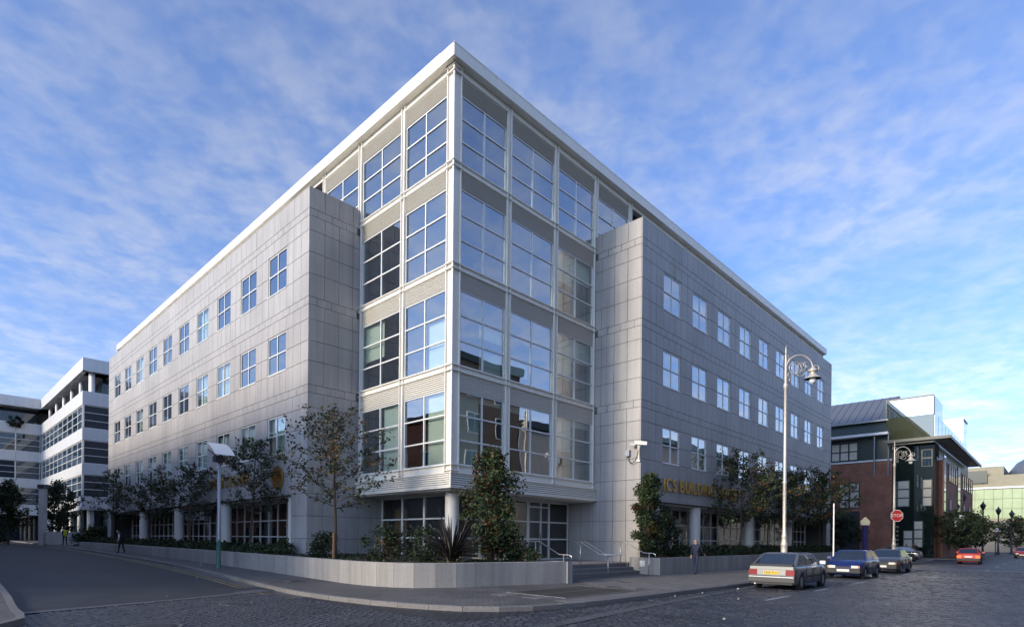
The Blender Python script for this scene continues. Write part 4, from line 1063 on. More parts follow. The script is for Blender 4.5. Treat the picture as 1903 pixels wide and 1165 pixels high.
# security camera on the right wing
SCm = thing('security_camera', 'white security camera on a bracket at the right wing corner', 'security camera', (11.02,-2.50,6.0))
MB().box(-.08,.0,-.05,.14,-.22,-.08).build('bracket', M['white'], SCm)
MB().lathe([(.045,-.1),(.045,.35),(.075,.36),(.075,.52),(.1,.54),(.1,.6)],12,(-.12,-.02,0)).build('pan_head', M['white'], SCm)
def tilted(b, o_, az): o_.rotation_euler = (0, R(8), R(az))
o = MB().box(-.34,.3,-.1,.1,-.09,.09).build('housing', M['white'], SCm, (-.1,-.12,.72)); o.rotation_euler = (0,R(6),R(-62))
MB().box(-.36,.12,-.11,.11,.085,.1).build('sunshield', M['white'], o)
MB().lathe([(.06,0),(.06,.02),(0.001,.02)],12).build('lens', M['lamp_dark'], o, (-.345,0,0)).rotation_euler = (0,R(-90),0)
o = MB().box(-.2,.1,-.07,.07,-.07,.07).build('lamp_unit', M['white'], SCm, (-.22,.2,.68)); o.rotation_euler = (0,R(-4),R(-40))
MB().box(-.16,0,.54,.78,.12,.44).build('junction_box', M['post_grey'], SCm)
MB().tube([(-.08,.64,.12),(-.1,.6,-.12),(-.12,.42,-.3),(-.14,.2,-.2),(-.15,.06,.1),(-.13,-.02,.5)],.02,6).build('cable', M['black'], SCm)
# ------------------------------------------------------------------ neighbouring buildings
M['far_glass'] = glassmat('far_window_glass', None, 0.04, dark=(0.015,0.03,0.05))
M['bayglass'] = glassmat('dark_bay_glass', None, 0.05, dark=(0.010,0.017,0.014))
M['brick'] = tiles('red_brick', (0.23,0.075,0.045), (0.17,0.055,0.035), (0.16,0.13,0.11), 0.22, 0.075, 0.008, 0.85, 0.004, 0, 0.2)
# brick courses need vertical mapping: use x+y along the wall and z upwards
def brickmat(name, c1, c2, mo):
    mt = bpy.data.materials.new(name); mt.use_nodes = True; t = mt.node_tree; t.nodes.clear(); lk = t.links.new
    p = N(t,'ShaderNodeBsdfPrincipled'); o = N(t,'ShaderNodeOutputMaterial'); lk(p.outputs[0],o.inputs[0]); p.inputs['Roughness'].default_value = .85
    geo = N(t,'ShaderNodeNewGeometry'); sp_ = N(t,'ShaderNodeSeparateXYZ'); lk(geo.outputs['Position'],sp_.inputs[0])
    ad = N(t,'ShaderNodeMath',op='ADD'); lk(sp_.outputs['X'],ad.inputs[0]); lk(sp_.outputs['Y'],ad.inputs[1])
    cb = N(t,'ShaderNodeCombineXYZ'); lk(ad.outputs[0],cb.inputs[0]); lk(sp_.outputs['Z'],cb.inputs[1])
    b = N(t,'ShaderNodeTexBrick'); lk(cb.outputs[0],b.inputs['Vector']); b.inputs['Scale'].default_value = 1
    b.inputs['Color1'].default_value=(*c1,1); b.inputs['Color2'].default_value=(*c2,1); b.inputs['Mortar'].default_value=(*mo,1)
    b.inputs['Brick Width'].default_value=.22; b.inputs['Row Height'].default_value=.075; b.inputs['Mortar Size'].default_value=.008
    n = N(t,'ShaderNodeTexNoise'); lk(geo.outputs['Position'],n.inputs['Vector']); n.inputs['Scale'].default_value=.8; n.inputs['Detail'].default_value=6
    mr = N(t,'ShaderNodeMapRange'); lk(n.outputs['Fac'],mr.inputs[0]); mr.inputs[1].default_value=.3; mr.inputs[2].default_value=.7; mr.inputs[3].default_value=.75; mr.inputs[4].default_value=1.25
    mx = N(t,'ShaderNodeMix',data_type='RGBA',blend_type='MULTIPLY'); mx.inputs[0].default_value=1; lk(b.outputs['Color'],mx.inputs[6]); lk(mr.outputs[0],mx.inputs[7]); lk(mx.outputs[2],p.inputs['Base Color'])
    return mt
M['brick'] = brickmat('red_brick', (.31,.11,.06), (.24,.085,.048), (.20,.15,.12)); M['tanbrick'] = brickmat('tan_brick', (.20,.145,.10), (.15,.105,.075), (.16,.14,.12))
M['metal_roof'] = mat('standing_seam_roof', (0.20,0.215,0.24), 0.45, .5); M['dkgreen'] = mat('dark_green_metal', (0.022,0.036,0.034), 0.4)
M['creamblind'] = mat('cream_window_blind', (0.50,0.46,0.38), 0.8, noise=(3,.12))
M['render'] = mat('grey_render', (0.50,0.48,0.45), 0.85, noise=(1.5,.1)); M['wpanel'] = mat('white_cladding', (0.66,0.66,0.66), 0.4, noise=(2,.05), streak=.08)
# white banded office at the end of the left street
WB = thing('white_office', 'white banded office with roof terrace columns at the left edge', 'building', (0,0,0))
faces = [('E', (-1.3,64.5), (1,0), 26.0), ('S', (-1.3,64.5), (0,1), 30.5), ('W', (-47.3,95.0), (1,0), 46.0)]
bands = [(4.8,6.35),(9.05,10.4),(13.2,14.65),(17.45,19.1)]
def wall_frame(p0, d, s0, s1, o0, o1, z0, z1):
    """box along a wall: s along d, o outwards (towards -y or -x)"""
    n = Vector((d[1]*-1, -d[0])) if d[0] else Vector((-1,0))
    a = Vector(p0) + Vector(d)*s0; b = Vector(p0) + Vector(d)*s1
    return [a + n*o0, b + n*o0, b + n*o1, a + n*o1], z0, z1
for nm, p0, d, Ln in faces:
    step = 3.3; nb_ = int(Ln/step)
    for z0, z1 in bands + [(21.55,23.1)]:
        top = z0 > 20
        k = 0; s = 0.0
        while s < Ln - .01:
            e = min(s + step, Ln)
            pts, a, b_ = wall_frame(p0, d, s+.012, e-.012, -.5, .0 if not top else .0, z0, z1); MB().prism(pts, a, b_).build('cladding_panel', M['wpanel'], WB); s = e
    for li, (z0, z1) in enumerate(((6.35,9.05),(10.4,13.2),(14.65,17.45))):
        s = 0.0
        while s < Ln - .01:
            e = min(s + step, Ln); fm = MB()
            for q in (s+.04, e-.04): 
                pts, a, b_ = wall_frame(p0, d, q-.04, q+.04, -.22, -.1, z0, z1); fm.prism(pts, a, b_)
            for zz in (z0+.02, z0+(z1-z0)/3, z0+2*(z1-z0)/3, z1-.1):
                pts, a, b_ = wall_frame(p0, d, s+.08, e-.08, -.2, -.12, zz, zz+.07); fm.prism(pts, a, b_)
            f_ = fm.build('window', M['frame'], WB)
            pts, a, b_ = wall_frame(p0, d, s+.08, e-.08, -.2, -.17, z0, z1); MB().prism(pts, a, b_).build('pane', M['far_glass'], f_); s = e
    # ground floor glass and terrace glass
    pts, a, b_ = wall_frame(p0, d, 0.6, Ln, -3.2, -3.1, .5, 4.85); MB().prism(pts, a, b_).build('ground_floor_glass', M['far_glass'], WB)
    pts, a, b_ = wall_frame(p0, d, 2.6, Ln, -2.9, -2.8, 19.0, 21.6); MB().prism(pts, a, b_).build('terrace_glass', M['far_glass'], WB)
    pts, a, b_ = wall_frame(p0, d, 0.02, Ln, -3.0, -.502, 21.62, 21.75); MB().prism(pts, a, b_).build('terrace_soffit', M['soffit'], WB)
    pts, a, b_ = wall_frame(p0, d, 0.02, Ln, -3.0, -.502, 4.9, 5.0); MB().prism(pts, a, b_).build('soffit', M['soffit'], WB)
    s = 1.2
    while s < Ln - 1:
        n = Vector((d[1]*-1, -d[0])) if d[0] else Vector((-1,0)); c = Vector(p0) + Vector(d)*s - n*1.1
        MB().lathe([(.28,19.05),(.28,21.65)],14,(c.x,c.y,0)).build('terrace_column', M['wpanel'], WB)
        MB().lathe([(.32,.4),(.32,4.95)],14,(c.x,c.y,0)).build('column', M['wpanel'], WB); s += 6.6 if nm != 'S' else 5.6
b = MB(); b.box(2.0,25,69,125,.5,21.5); b.box(-47,2.0,98.5,125,.5,21.5); b.build('inner_wall', M['inner'], WB)
b = MB(); b.box(-1.29,24.9,65,95.5,22.9,23.05); b.box(-47,24.9,95.51,125,22.9,23.05); b.build('roof', M['roof'], WB)
b = MB(); b.box(-46,-7.5,103,118,23.1,29.2); b.build('plant_room', mat('grey_cladding',(.30,.30,.31),.5,noise=(3,.08),streak=.1), WB)
b = MB(); b.box(-46.1,-7.4,102.9,118.1,29.2,30.0); b.build('plant_room_trim', M['wpanel'], WB)
rng = random.Random(77)
for x, y, w_, l in ((-12,94.4,1.3,'hanging terrace plant left of the inner corner of the white office'),(-4.5,94.4,1.5,'hanging terrace plant in the inner corner of the white office')):
    bush(l, (x,y,18.3), 1.5, w_, .5, 500, .3, int(x*7)%97, (.3,.6,.08,.02), name='terrace_plant', lobes=5, cat='plant')
# low wall, pillar, trees by the white office
WLL = thing('boundary_wall', 'low grey wall beyond the left planter in front of the white office', 'wall', (0,0,0))
for a, b_ in (((-5.6,58.2),(-4.1,56.9)),((-4.08,56.88),(-2.6,55.5)),((-2.58,55.48),(-1.0,54.0))):
    d = (Vector(b_)-Vector(a)).normalized(); n = Vector((-d.y,d.x))*.3; MB().prism([a,b_,(b_[0]+n.x,b_[1]+n.y),(a[0]+n.x,a[1]+n.y)], .5, 2.05).build('slab', M['render'], WLL)
pt = thing('tall_pillar', 'tall slim square grey pillar by the low wall on the left', 'pillar', (-5.85,58.6,.7), R(40))
MB().box(-.27,.27,-.27,.27,-.1,6.0).build('shaft', M['render'], pt); MB().box(-.36,.36,-.36,.36,6.0,6.4).build('cap', M['dark'], pt)
GT = 'dark trees by the white office'
for l, x, y, h, sp_, sd in (('dark tree left of the tall slim pillar',-8.3,63.0,7.0,2.6,71),('dark tree right behind the tall slim pillar',-4.0,60.6,7.2,2.5,72),('dark tree at the left edge by the white office',-12.5,72.0,7.0,2.8,73)):
    tree(l, (x,y,zg(y)-.05), h, sp_, 1.4, 3400, .26, sd, (.22,.74,.03,.01), GT, name='street_tree', nb=30, rt_=.1, shape=1.3)
for i, (x, y, l) in enumerate(((-3.0,50.5,'dark rounded hedge bush past the end of the left planter'),(-2.0,52.3,'second dark hedge bush past the end of the left planter'),(-9.5,66,'low dark hedge under the trees at the left edge'))):
    bush(l, (x,y,zg(y)), 1.7, 1.9, 1.4, 1800, .2, 80+i, (.25,.72,.02,.01), name='hedge_bush', lobes=9, cat='hedge')
# brick and green glass building on the right
BB = thing('brick_building', 'red brick building with dark glass bay and roof canopy beyond the far corner', 'building', (0,0,0))
b = MB(); b.box(68,104,-3.6,30,-.2,11.6); b.build('brick_wall', M['brick'], BB)
b = MB(); b.box(71.5,104,-8,-3.6,-.2,11.6); b.build('brick_wall_front', M['brick'], BB)
b = MB(); b.box(68.6,104,-7.4,30,11.6,14.7); b.build('clerestory', M['dkgreen'], BB)
b = MB(); b.box(67.2,69.2,-3.3,30,14.7,15.0); b.build('gutter', M['wpanel'], BB)
b = MB(); b.add([(67.7,-3.2,15.0),(67.7,30,15.0),(68.6,30,16.9),(68.6,-3.2,16.9),(69,-3.2,15.0),(69,30,15.0)],[(0,3,2,1),(0,4,3),(1,2,5)]); b.build('upper_fascia', M['dkgreen'], BB)
b = MB(); b.add([(67.9,-3.2,16.6),(67.9,30,16.6),(75,30,20.6),(75,-3.2,20.6),(82,-3.2,16.6),(82,30,16.6),(67.9,-3.2,16.45),(67.9,30,16.45),(82,-3.2,16.45),(82,30,16.45)],[(0,3,2,1),(3,4,5,2),(0,1,7,6),(0,6,8,4,3),(1,2,5,9,7),(6,7,9,8)]); rf_ = b.build('roof', M['metal_roof'], BB)
sm2 = MB(); sm2.add([(-.03,0,0),(.03,0,0),(.03,0,.06),(-.03,0,.06)],[(0,1,2,3)])
for k in range(38):
    y = -3.0 + .85*k
    MB().add([(67.9,y-.03,16.6),(67.9,y+.03,16.6),(75,y+.03,20.6),(75,y-.03,20.6),(67.9,y-.03,16.67),(67.9,y+.03,16.67),(75,y+.03,20.67),(75,y-.03,20.67)],[(4,5,6,7),(0,1,5,4),(0,4,7,3),(1,2,6,5)]).build('seam', M['metal_roof'], rf_)
M['towerglass'] = glassmat('tower_glass', None, 0.42, dark=(0.03,0.05,0.05))
M['goldglass'] = glassmat('tower_lower_glass', None, 0.03, dark=(0.05,0.055,0.03))
b = MB(); b.box(68.0,75,-7.5,-3.0,16.62,18.8); tw = b.build('roof_lantern', M['towerglass'], BB)
b = MB(); b.box(67.93,68.0,-7.55,-2.95,18.68,18.85); b.box(67.93,68.0,-7.56,-7.46,16.6,18.68); b.box(67.93,68.0,-3.04,-2.95,16.6,18.68); b.build('lantern_frame', M['dkgreen'], BB)
b = MB(); b.box(68.0,101,-7.5,-3.0,13.75,16.6); b.build('glass_frieze', M['goldglass'], BB)
for k in range(11): MB().box(68.3+3*k,71.1+3*k,-7.56,-7.52,13.85,16.75 if k else 18.7).build('frieze_pane', M['towerglass'], BB)
b = MB(); b.box(96,101,-7.5,-4,16.62,20.2); b.build('roof_lantern', M['towerglass'], BB)
b = MB(); b.box(95.9,101.1,-7.6,-3.9,20.2,20.4); b.build('lantern_cap', M['wpanel'], BB)
for k in range(11):
    x = 66.2 + 3.15*k; b = MB(); b.box(x+.04,x+3.1,-9.1,-7.6,13.5,13.62); b.build('canopy_panel', M['soffit'] if k % 1 == 0 else M['dkgreen'], BB)
b = MB(); b.box(66.2,67.9,-7.58,-3.2,13.5,13.62); b.build('canopy_panel', M['soffit'], BB)
b = MB(); b.box(66.0,101,-9.25,-9.11,13.4,13.72); b.box(66.0,66.19,-9.1,-3.2,13.4,13.72); b.build('canopy_edge', M['dkgreen'], BB)
# dark glazed bay with pale blinds
b = MB(); b.box(68.3,71.45,-7.6,-3.62,-.2,13.4); b.build('glazed_bay', M['bayglass'], BB)
def wpanes(x, y0, y1, z0, z1, ny, nz, mt, name='window', fm_=M['dkgreen'], depth=.08):
    f_ = MB(); f_.box(x-depth, x+.02, y0, y1, z0, z1); fo = f_.build(name, fm_, BB)
    w_, h_ = (y1-y0)/ny, (z1-z0)/nz
    for i in range(ny):
        for j in range(nz): MB().box(x-depth-.02, x-depth-.004, y0+w_*i+.09, y0+w_*(i+1)-.09, z0+h_*j+.08, z0+h_*(j+1)-.08).build('pane', mt, fo)
    return fo
wpanes(68.3,-5.3,-4.1,6.0,9.1,1,3,M['creamblind']); wpanes(68.3,-4.05,-3.65,6.0,9.1,1,3,M['creamblind']); wpanes(68.3,-7.4,-6.5,6.0,9.1,1,3,M['creamblind'])
wpanes(68.3,-6.6,-5.7,1.2,4.3,1,3,M['creamblind']); wpanes(68.3,-5.65,-4.7,1.2,3.2,1,2,M['creamblind']); wpanes(68.3,-7.4,-6.4,10.6,12.6,1,2,M['far_glass'])
wpanes(68,-.35,1.85,6.0,9.1,2,3,M['creamblind']); wpanes(68,6.0,8.2,6.0,9.1,2,3,M['creamblind'])
wpanes(68.6,.0,2.9,12.0,14.2,3,2,M['creamblind']); wpanes(68.6,3.4,6.4,12.0,14.2,3,2,M['creamblind']); wpanes(68.6,-1.2,-.2,12.0,13.2,1,1,M['dkgreen'])
wpanes(68,-.35,1.85,.2,5.6,1,1,M['dark'],'doorway')
b = MB(); b.box(67.9,68.6,-3.6,30,11.6,11.8); b.build('sill_course', M['wpanel'], BB)
for y in (-1.9,-3.3): MB().lathe([(.09,9.7),(.09,14.7)],8,(67.6,y,0)).build('strut', M['metal_roof'], BB)
def wfront(x0, x1, z0, z1, mt, nz): 
    f_ = MB(); f_.box(x0, x1, -8.08, -7.98, z0, z1); fo = f_.build('window', M['dkgreen'], BB); h_ = (z1-z0)/nz
    for j in range(nz): MB().box(x0+.08, x1-.08, -8.10, -8.085, z0+h_*j+.06, z0+h_*(j+1)-.06).build('pane', mt, fo)
wfront(71.6,73.2,5.5,12.4,M['towerglass'],6); wfront(84.6,87.2,5.4,12.0,M['towerglass'],6)
for x in (76,78,80,82.4,90,92.4,95,98,100.5): wfront(x,x+1.2,9.4,11.4,M['towerglass'],2)
for x in (76.5,91,98): wfront(x,x+1.8,4.2,7.2,M['creamblind'],1)
GR = 'dark street trees in front of the brick building'
for l, x, y, h, sd in (('dark street tree hiding the corner of the brick building',70.5,-9.4,5.2,171),('second dark street tree along the brick building front',77,-9.6,5.6,172),('third dark street tree along the brick building front',85,-9.9,5.4,173),('small dark tree between the stop sign and the brick building',62.5,0.5,5.0,174)):
    tree(l, (x,y,0), h, 3.2, 1.2, 3000, .24, sd, (.06,.93,.01,.0), GR, name='street_tree', nb=28, rt_=.09, shape=1.3)
for l, x, y, h, sd in (('pale bare-looking tree far down the right street, left of two',132,-12.0,6.5,175),('pale bare-looking tree far down the right street, right of two',136,-17.0,7.0,176)):
    tree(l, (x,y,0), h, 4.5, 1.0, 3000, .34, sd, (.3,.5,.15,.05), 'far street trees', name='street_tree', nb=28, rt_=.12, shape=1.3)
# green glass office far right
GO = thing('glass_office', 'pale green glass office in sunlight at the far right end', 'building', (0,0,0))
M['sungreen'] = mat('pale_green_glass_panel', (0.34,0.42,0.23), 0.25, noise=(.8,.12)); M['tanpanel'] = mat('tan_stone_cladding', (0.30,0.27,0.19), 0.7, noise=(1,.1))
b = MB(); b.box(151,175,-60,3,.0,16.5); b.build('wall', M['tanpanel'], GO)
pm = MB().box(-.06,.06,.03,1.47,.03,2.07).mesh('panel', M['sungreen'])
for i in range(38):
    for j in range(3): inst('panel', pm, GO, (150.9,-54+1.5*i,7.2+2.1*j))
b = MB(); b.box(150.6,151,-55,3,13.6,14.0); b.build('coping', M['wpanel'], GO)
b = MB(); b.box(150.5,151,-6.5,3,14.9,17.6); b.build('louvre_screen', M['dkgreen'], GO)
b = MB(); b.box(153,170,-9,2,16.5,18.6); b.build('plant_room', M['tanpanel'], GO)
b = MB(); b.lathe([(9,0),(8.6,1.6),(7.4,3.4),(5,5.0),(2,5.8),(.01,6)],24,(162,-18,16.4)); b.build('dome', M['metal_roof'], GO)
b = MB(); b.box(148.5,150.5,-60,3,-.2,6.6); b.build('podium', M['inner'], GO)
# buildings across the streets, behind the camera: they close the street, shade it and show in the glass
def block(name, label, x0, x1, y0, y1, H, wm, wface, roofm, wz=((1.2,3.2),(5.0,7.2),(8.6,10.8),(12.2,14.4),(15.8,18.0)), pitch=4.2, ww=1.8):
    t = thing(name, label, 'building', (0,0,0))
    MB().box(x0,x1,y0,y1,-.3,H).build('wall', wm, t)
    MB().box(x0-.3,x1+.3,y0-.3,y1+.3,H,H+.7).build('roof', roofm, t)
    fmw = MB().box(0,ww,-.06,.03,0,2.0).mesh('window', M['frame']); pnm = MB().box(.08,ww/2-.04,-.07,-.061,.08,1.92); pnm.box(ww/2+.04,ww-.08,-.07,-.061,.08,1.92); pnm = pnm.mesh('pane', M['far_glass'])
    if wface == '+y': n = int((x1-x0-2)/pitch); pos = [((x1-2-pitch*k, y1, z), R(180)) for k in range(n) for z,_ in wz if z+2.2 < H]
    else: n = int((y1-y0-2)/pitch); pos = [((x1, y0+1.5+pitch*k, z), R(90)) for k in range(n) for z,_ in wz if z+2.2 < H]
    for p, rz in pos:
        o = inst('window', fmw, t, p, (0,0,rz)); inst('pane', pnm, o)
    return t
block('brick_block','brown brick street block opposite the right wing with dark roof',3,31,-44,-22.5,19.2,M['tanbrick'],'+y',M['dkgreen'])
block('rendered_block','grey rendered street block opposite the far right wing',31.3,74,-44,-22.5,14.0,M['render'],'+y',M['dkgreen'])
block('red_brick_block','long red brick street block opposite the left wing',-44,-20.5,8.0,70,13.5,M['brick'],'+x',M['dkgreen'])
# ------------------------------------------------------------------ vehicles
M['carglass'] = glassmat('car_glass', None, 0.10, dark=(0.012,0.016,0.02)); M['chrome'] = mat('hubcap_metal', (0.5,0.5,0.52), 0.35, .7); M['tyre'] = mat('tyre_rubber', (0.02,0.02,0.022), .85)
M['trim'] = mat('black_trim', (0.02,0.02,0.022), .6); M['tailp'] = mat('pale_sunlit_tail_panel', (.30,.29,.265), .35, .3); M['lampred'] = mat('tail_lamp_red', (0.24,0.012,0.01), .25); M['lampclear'] = mat('headlamp_glass', (0.75,0.72,0.62), .15, spec=.8); M['amber'] = mat('amber_lamp', (0.7,0.22,0.02), .3)  # tail panel paler than the body: western light on the rear is in its colour
M['plate_y'] = mat('yellow_plate', (0.75,0.50,0.05), .5); M['plate_w'] = mat('white_plate', (0.72,0.72,0.70), .5); M['brake'] = emit('lit_brake_lamp', (1.0,0.10,0.03), 2.5)
def paint_m(n, c, metal=.3): return mat(n, c, .38, metal, coat=.6)
def car(label, loc, rz, paintc, L_=4.2, W_=1.66, H_=1.38, wb=2.65, deck_r=.92, hood=.90, belt=.93, gh=(-1.95,-1.15,.55,1.18), nose=.62, style='hatch', facing='rear', plate=None, lit=False, bumper=None, group='cars in the right street', detail=True, plate_m=None, spoiler=False):
    t = thing('parked_car' if not lit else 'car', label, 'car', loc, rz, group)
    hw = W_/2; xr, xf = -L_/2, L_/2; ax = (-wb/2-.02, wb/2+.05); Rw = .30
    body = MB(); xs = []; n = 64
    for i in range(n+1):
        f = i/n; xs.append(xr + L_*(f if .05 < f < .95 else f))
    xs = sorted(set([xr, xr+.03, xr+.08, xf-.03, xf-.10, xf-.2] + xs))
    def top(x):
        if x < gh[0]: f = (x-xr)/(gh[0]-xr+1e-6); return deck_r + (belt-deck_r)*f - (.06 if x < xr+.02 else 0)
        if x > gh[3]: f = (x-gh[3])/(xf-gh[3]); return belt + (nose-belt)*(f**1.8)*1.0 if False else belt - (belt-hood)*min(1,f*1.2) - (hood-nose)*f**3
        return belt
    def half(x):
        a = min(1,(x-xr)/.35); b = min(1,(xf-x)/.75)
        return hw*(.93+.07*math.sqrt(max(0,1-(1-a)**2)))*(.80+.20*math.sqrt(max(0,1-(1-b)**2)))
    rows = []
    for x in xs:
        zb_ = .20; zs = .24
        for a in ax:
            if abs(x-a) < .37: zs = max(zs, .30+math.sqrt(.37**2-(x-a)**2)*.95)
        e = min(1, (x-xr)/.06, (xf-x)/.10); zlow = .20 + .12*(1-e)
        tp = top(x); h_ = half(x); zs = max(zs, zlow+.03)
        half_s = [(0,max(zlow,zs-.04) if zs > .4 else zlow),(h_*.80,max(zlow,zs-.02)),(h_*.985,zs),(h_,max(.52,zs+.02)),(h_*.985,max(tp-.14,zs+.06)),(h_*.94,tp-.035),(h_*.86,tp),(0,tp+.025)]
        rows.append([(x,y,z) for y,z in half_s] + [(x,-y,z) for y,z in reversed(half_s[1:-1])])
    m_ = len(rows[0])
    vs = [p for r_ in rows for p in r_]; fs = []
    for i in range(len(rows)-1):
        for k in range(m_): fs.append((i*m_+k, i*m_+(k+1)%m_, (i+1)*m_+(k+1)%m_, (i+1)*m_+k))
    body.add(vs, fs, 0, True); body.add(rows[0], [tuple(range(m_))]); body.add(rows[-1], [tuple(range(m_-1,-1,-1))])
    pm_ = paintc
    bo = body.build('body', pm_, t)
    MB().box(xr+.25,xf-.3,-hw*.74,hw*.74,.19,.62).build('underbody', M['trim'], t)
    # cabin
    bw_, rw = hw*.93, hw*.74; z0 = belt-.01; z1 = H_-.035
    A = [(gh[0],-bw_,z0),(gh[3],-bw_,z0),(gh[3],bw_,z0),(gh[0],bw_,z0)]; T = [(gh[1],-rw,z1),(gh[2],-rw,z1),(gh[2],rw,z1),(gh[1],rw,z1)]
    rm = [(gh[1]+.08,-rw*.8,H_),(gh[2]-.10,-rw*.8,H_),(gh[2]-.10,rw*.8,H_),(gh[1]+.08,rw*.8,H_)]
    cb = MB(); cb.add(A+T+rm, [(0,1,5,4),(1,2,6,5),(2,3,7,6),(3,0,4,7),(4,5,9,8),(5,6,10,9),(6,7,11,10),(7,4,8,11),(8,9,10,11)])
    cb.build('cabin', pm_, t)
    def pane(q, u0, u1, v0, v1, off=.012, name='window'):
        q = [Vector(p) for p in q]     # q: bottom-left, bottom-right, top-right, top-left
        def at(u, v): return (q[0].lerp(q[1], u)).lerp(q[3].lerp(q[2], u), v)
        nrm = (q[1]-q[0]).cross(q[3]-q[0]).normalized()*off
        P_ = [at(u0,v0),at(u1,v0),at(u1,v1),at(u0,v1)]
        b = MB(); b.add([p+nrm for p in P_]+[p-nrm*.5 for p in P_],[(0,1,2,3),(0,4,5,1),(1,5,6,2),(2,6,7,3),(3,7,4,0)]); return b.build(name, M['carglass'], t)
    pane((A[1],A[2],T[2],T[1]),.06,.94,.06,.95,name='windscreen')
    pane((A[3],A[0],T[0],T[3]),.05,.95,.10,.95,name='rear_window')
    for q in ((A[0],A[1],T[1],T[0]),(A[2],A[3],T[3],T[2])):
        fl = q[0] == A[0]
        for u0, u1 in (((.10,.36),(.39,.64),(.67,.93)) if style == 'hatch' else ((.08,.47),(.50,.92))):
            a_, b_ = (u0,u1) if fl else (1-u1,1-u0); pane(q,a_,b_,.08,.88)
    # wheels
    for a in ax:
        for s in (-1,1):
            wh = MB(); wh.lathe([(.19,-.09),(.27,-.095),(.295,-.07),(.295,.07),(.27,.095),(.19,.09)],20); w_ = wh.build('wheel', M['tyre'], t, (a,s*(hw-.11),.295)); w_.rotation_euler = (R(90),0,0)
            rm_ = MB(); rm_.lathe([(.2,.075),(.19,.085),(.12,.07),(.05,.09),(.001,.09)],16); rm_.lathe([(.2,-.075),(.19,-.085),(.12,-.07),(.05,-.09),(.001,-.09)],16); rm_.build('rim', M['chrome'], w_)
    # bumpers, side strips
    bm = bumper or M['trim']
    for x0, x1, nm in ((xr-.05,xr+.12,'rear_bumper'),(xf-.14,xf+.04,'front_bumper')):
        k = .95 if nm[0] == 'r' else .86
        b = MB(); b.prism([(x0 if nm[0]=='r' else x1,-hw*k),(x1 if nm[0]=='r' else x0,-hw*1.0),(x1 if nm[0]=='r' else x0,hw*1.0),(x0 if nm[0]=='r' else x1,hw*k)] if nm[0]!='r' else [(x0,hw*k),(x0,-hw*k),(x1,-hw*.99),(x1,hw*.99)], .30,.53); b.build(nm, bm, t)
    for s in (-1,1): MB().box(ax[0]+.42,ax[1]-.42,s*hw-.012,s*hw+.014,.47,.53).build('side_strip', M['trim'], t)
    for s in (-1,1):                       # door shut lines and handles
        for xx in (gh[3]-.28, (gh[3]+gh[1])/2-.1, ax[0]+.44):
            MB().box(xx-.006,xx+.006,s*hw-.016,s*hw+.004,.30,belt-.05).build('shut_line', M['trim'], t)
        for xx in ((gh[3]+gh[1])/2+.0, ax[0]+.55):
            y0, y1 = sorted((s*(hw-.01), s*(hw+.016))); MB().box(xx,xx+.15,y0,y1,belt-.17,belt-.13).build('door_handle', M['trim'], t)
    # lamps
    for s in (-1,1):
        y0, y1 = sorted((s*hw*.60, s*hw*.95))
        tl = MB().box(xr-.022,xr+.06,y0,y1,.55,.755).build('tail_lamp', M['brake'] if lit else M['lampred'], t)
        y0, y1 = sorted((s*hw*.42, s*hw*.76)); MB().box(xf-.1,xf+.012,y0,y1,.54,.66).build('headlamp', M['lampclear'], t)
        y0, y1 = sorted((s*hw*.77, s*hw*.84)); MB().box(xf-.16,xf-.012,y0,y1,.54,.65).build('indicator', M['amber'], t)
        mx = gh[3]-.35; y0, y1 = sorted((s*hw*.97, s*(hw+.17))); MB().box(mx,mx+.12,y0,y1,belt+.02,belt+.15).build('mirror', pm_ if not spoiler else M['chrome'], t)
    if lit: MB().box(gh[1]-.05,gh[1]+.02,-.2,.2,H_-.12,H_-.07).build('brake_lamp', M['brake'], t)
    pmm = plate_m or M['plate_w']
    pz = .64 if spoiler else .66
    MB().box(xr-.03,xr-.012,-.26,.26,pz-.06,pz+.06).build('number_plate', pmm, t)
    MB().box(xf+.042,xf+.052,-.26,.26,.37,.48).build('number_plate', M['plate_w'], t)
    if plate: flat_text(plate, .115, t, (xr-.033,0,pz), (R(90),0,R(-90)), M['trim'])
    if spoiler:
        MB().box(gh[0]-.12,gh[0]+.02,-hw*.86,hw*.86,belt-.03,belt+.06).build('spoiler', M['trim'], t)
        MB().box(xr-.016,xr+.05,-hw*.90,hw*.90,.765,.865).build('tail_panel', M['tailp'], t); MB().box(xr-.010,xr+.05,-hw*.59,hw*.59,.565,.755).build('plate_panel', M['tailp'], t)
        MB().box(xr-.062,xr-.045,-hw*.93,hw*.93,.47,.50).build('bumper_strip', M['chrome'], t); MB().box(xr+.0,xr+.12,-hw*.86,hw*.86,.21,.30).build('valance', M['trim'], t)
        MB().tube([(xr-.06,.55,.22),(xr+.2,.55,.22)],.03,8).build('exhaust', M['chrome'], t)
    else:
        MB().box(xf-.02,xf+.008,-.3,.3,.55,.62).build('grille', M['trim'], t)
    return t
silver = paint_m('silver_beige_paint', (.17,.17,.175), .45); blue = paint_m('blue_paint', (.008,.022,.13), .2); grey = paint_m('grey_paint', (.085,.088,.10), .5); red = paint_m('red_paint', (.38,.02,.015), .15); whitep = paint_m('white_car_paint', (.75,.75,.75), .0); darkp = paint_m('dark_car_paint', (.02,.022,.03), .2)
car('silver grey angular hatchback with yellow rear number plate, parked nearest', (8.72,-10.42,-.106), 0, silver, 4.25,1.66,1.37,2.66,.88,.86,.90,(-1.98,-1.12,.52,1.22),.62,'hatch',plate='F908 PUG',bumper=mat('grey_bumper',(.07,.067,.062),.6),plate_m=M['plate_y'],spoiler=True)
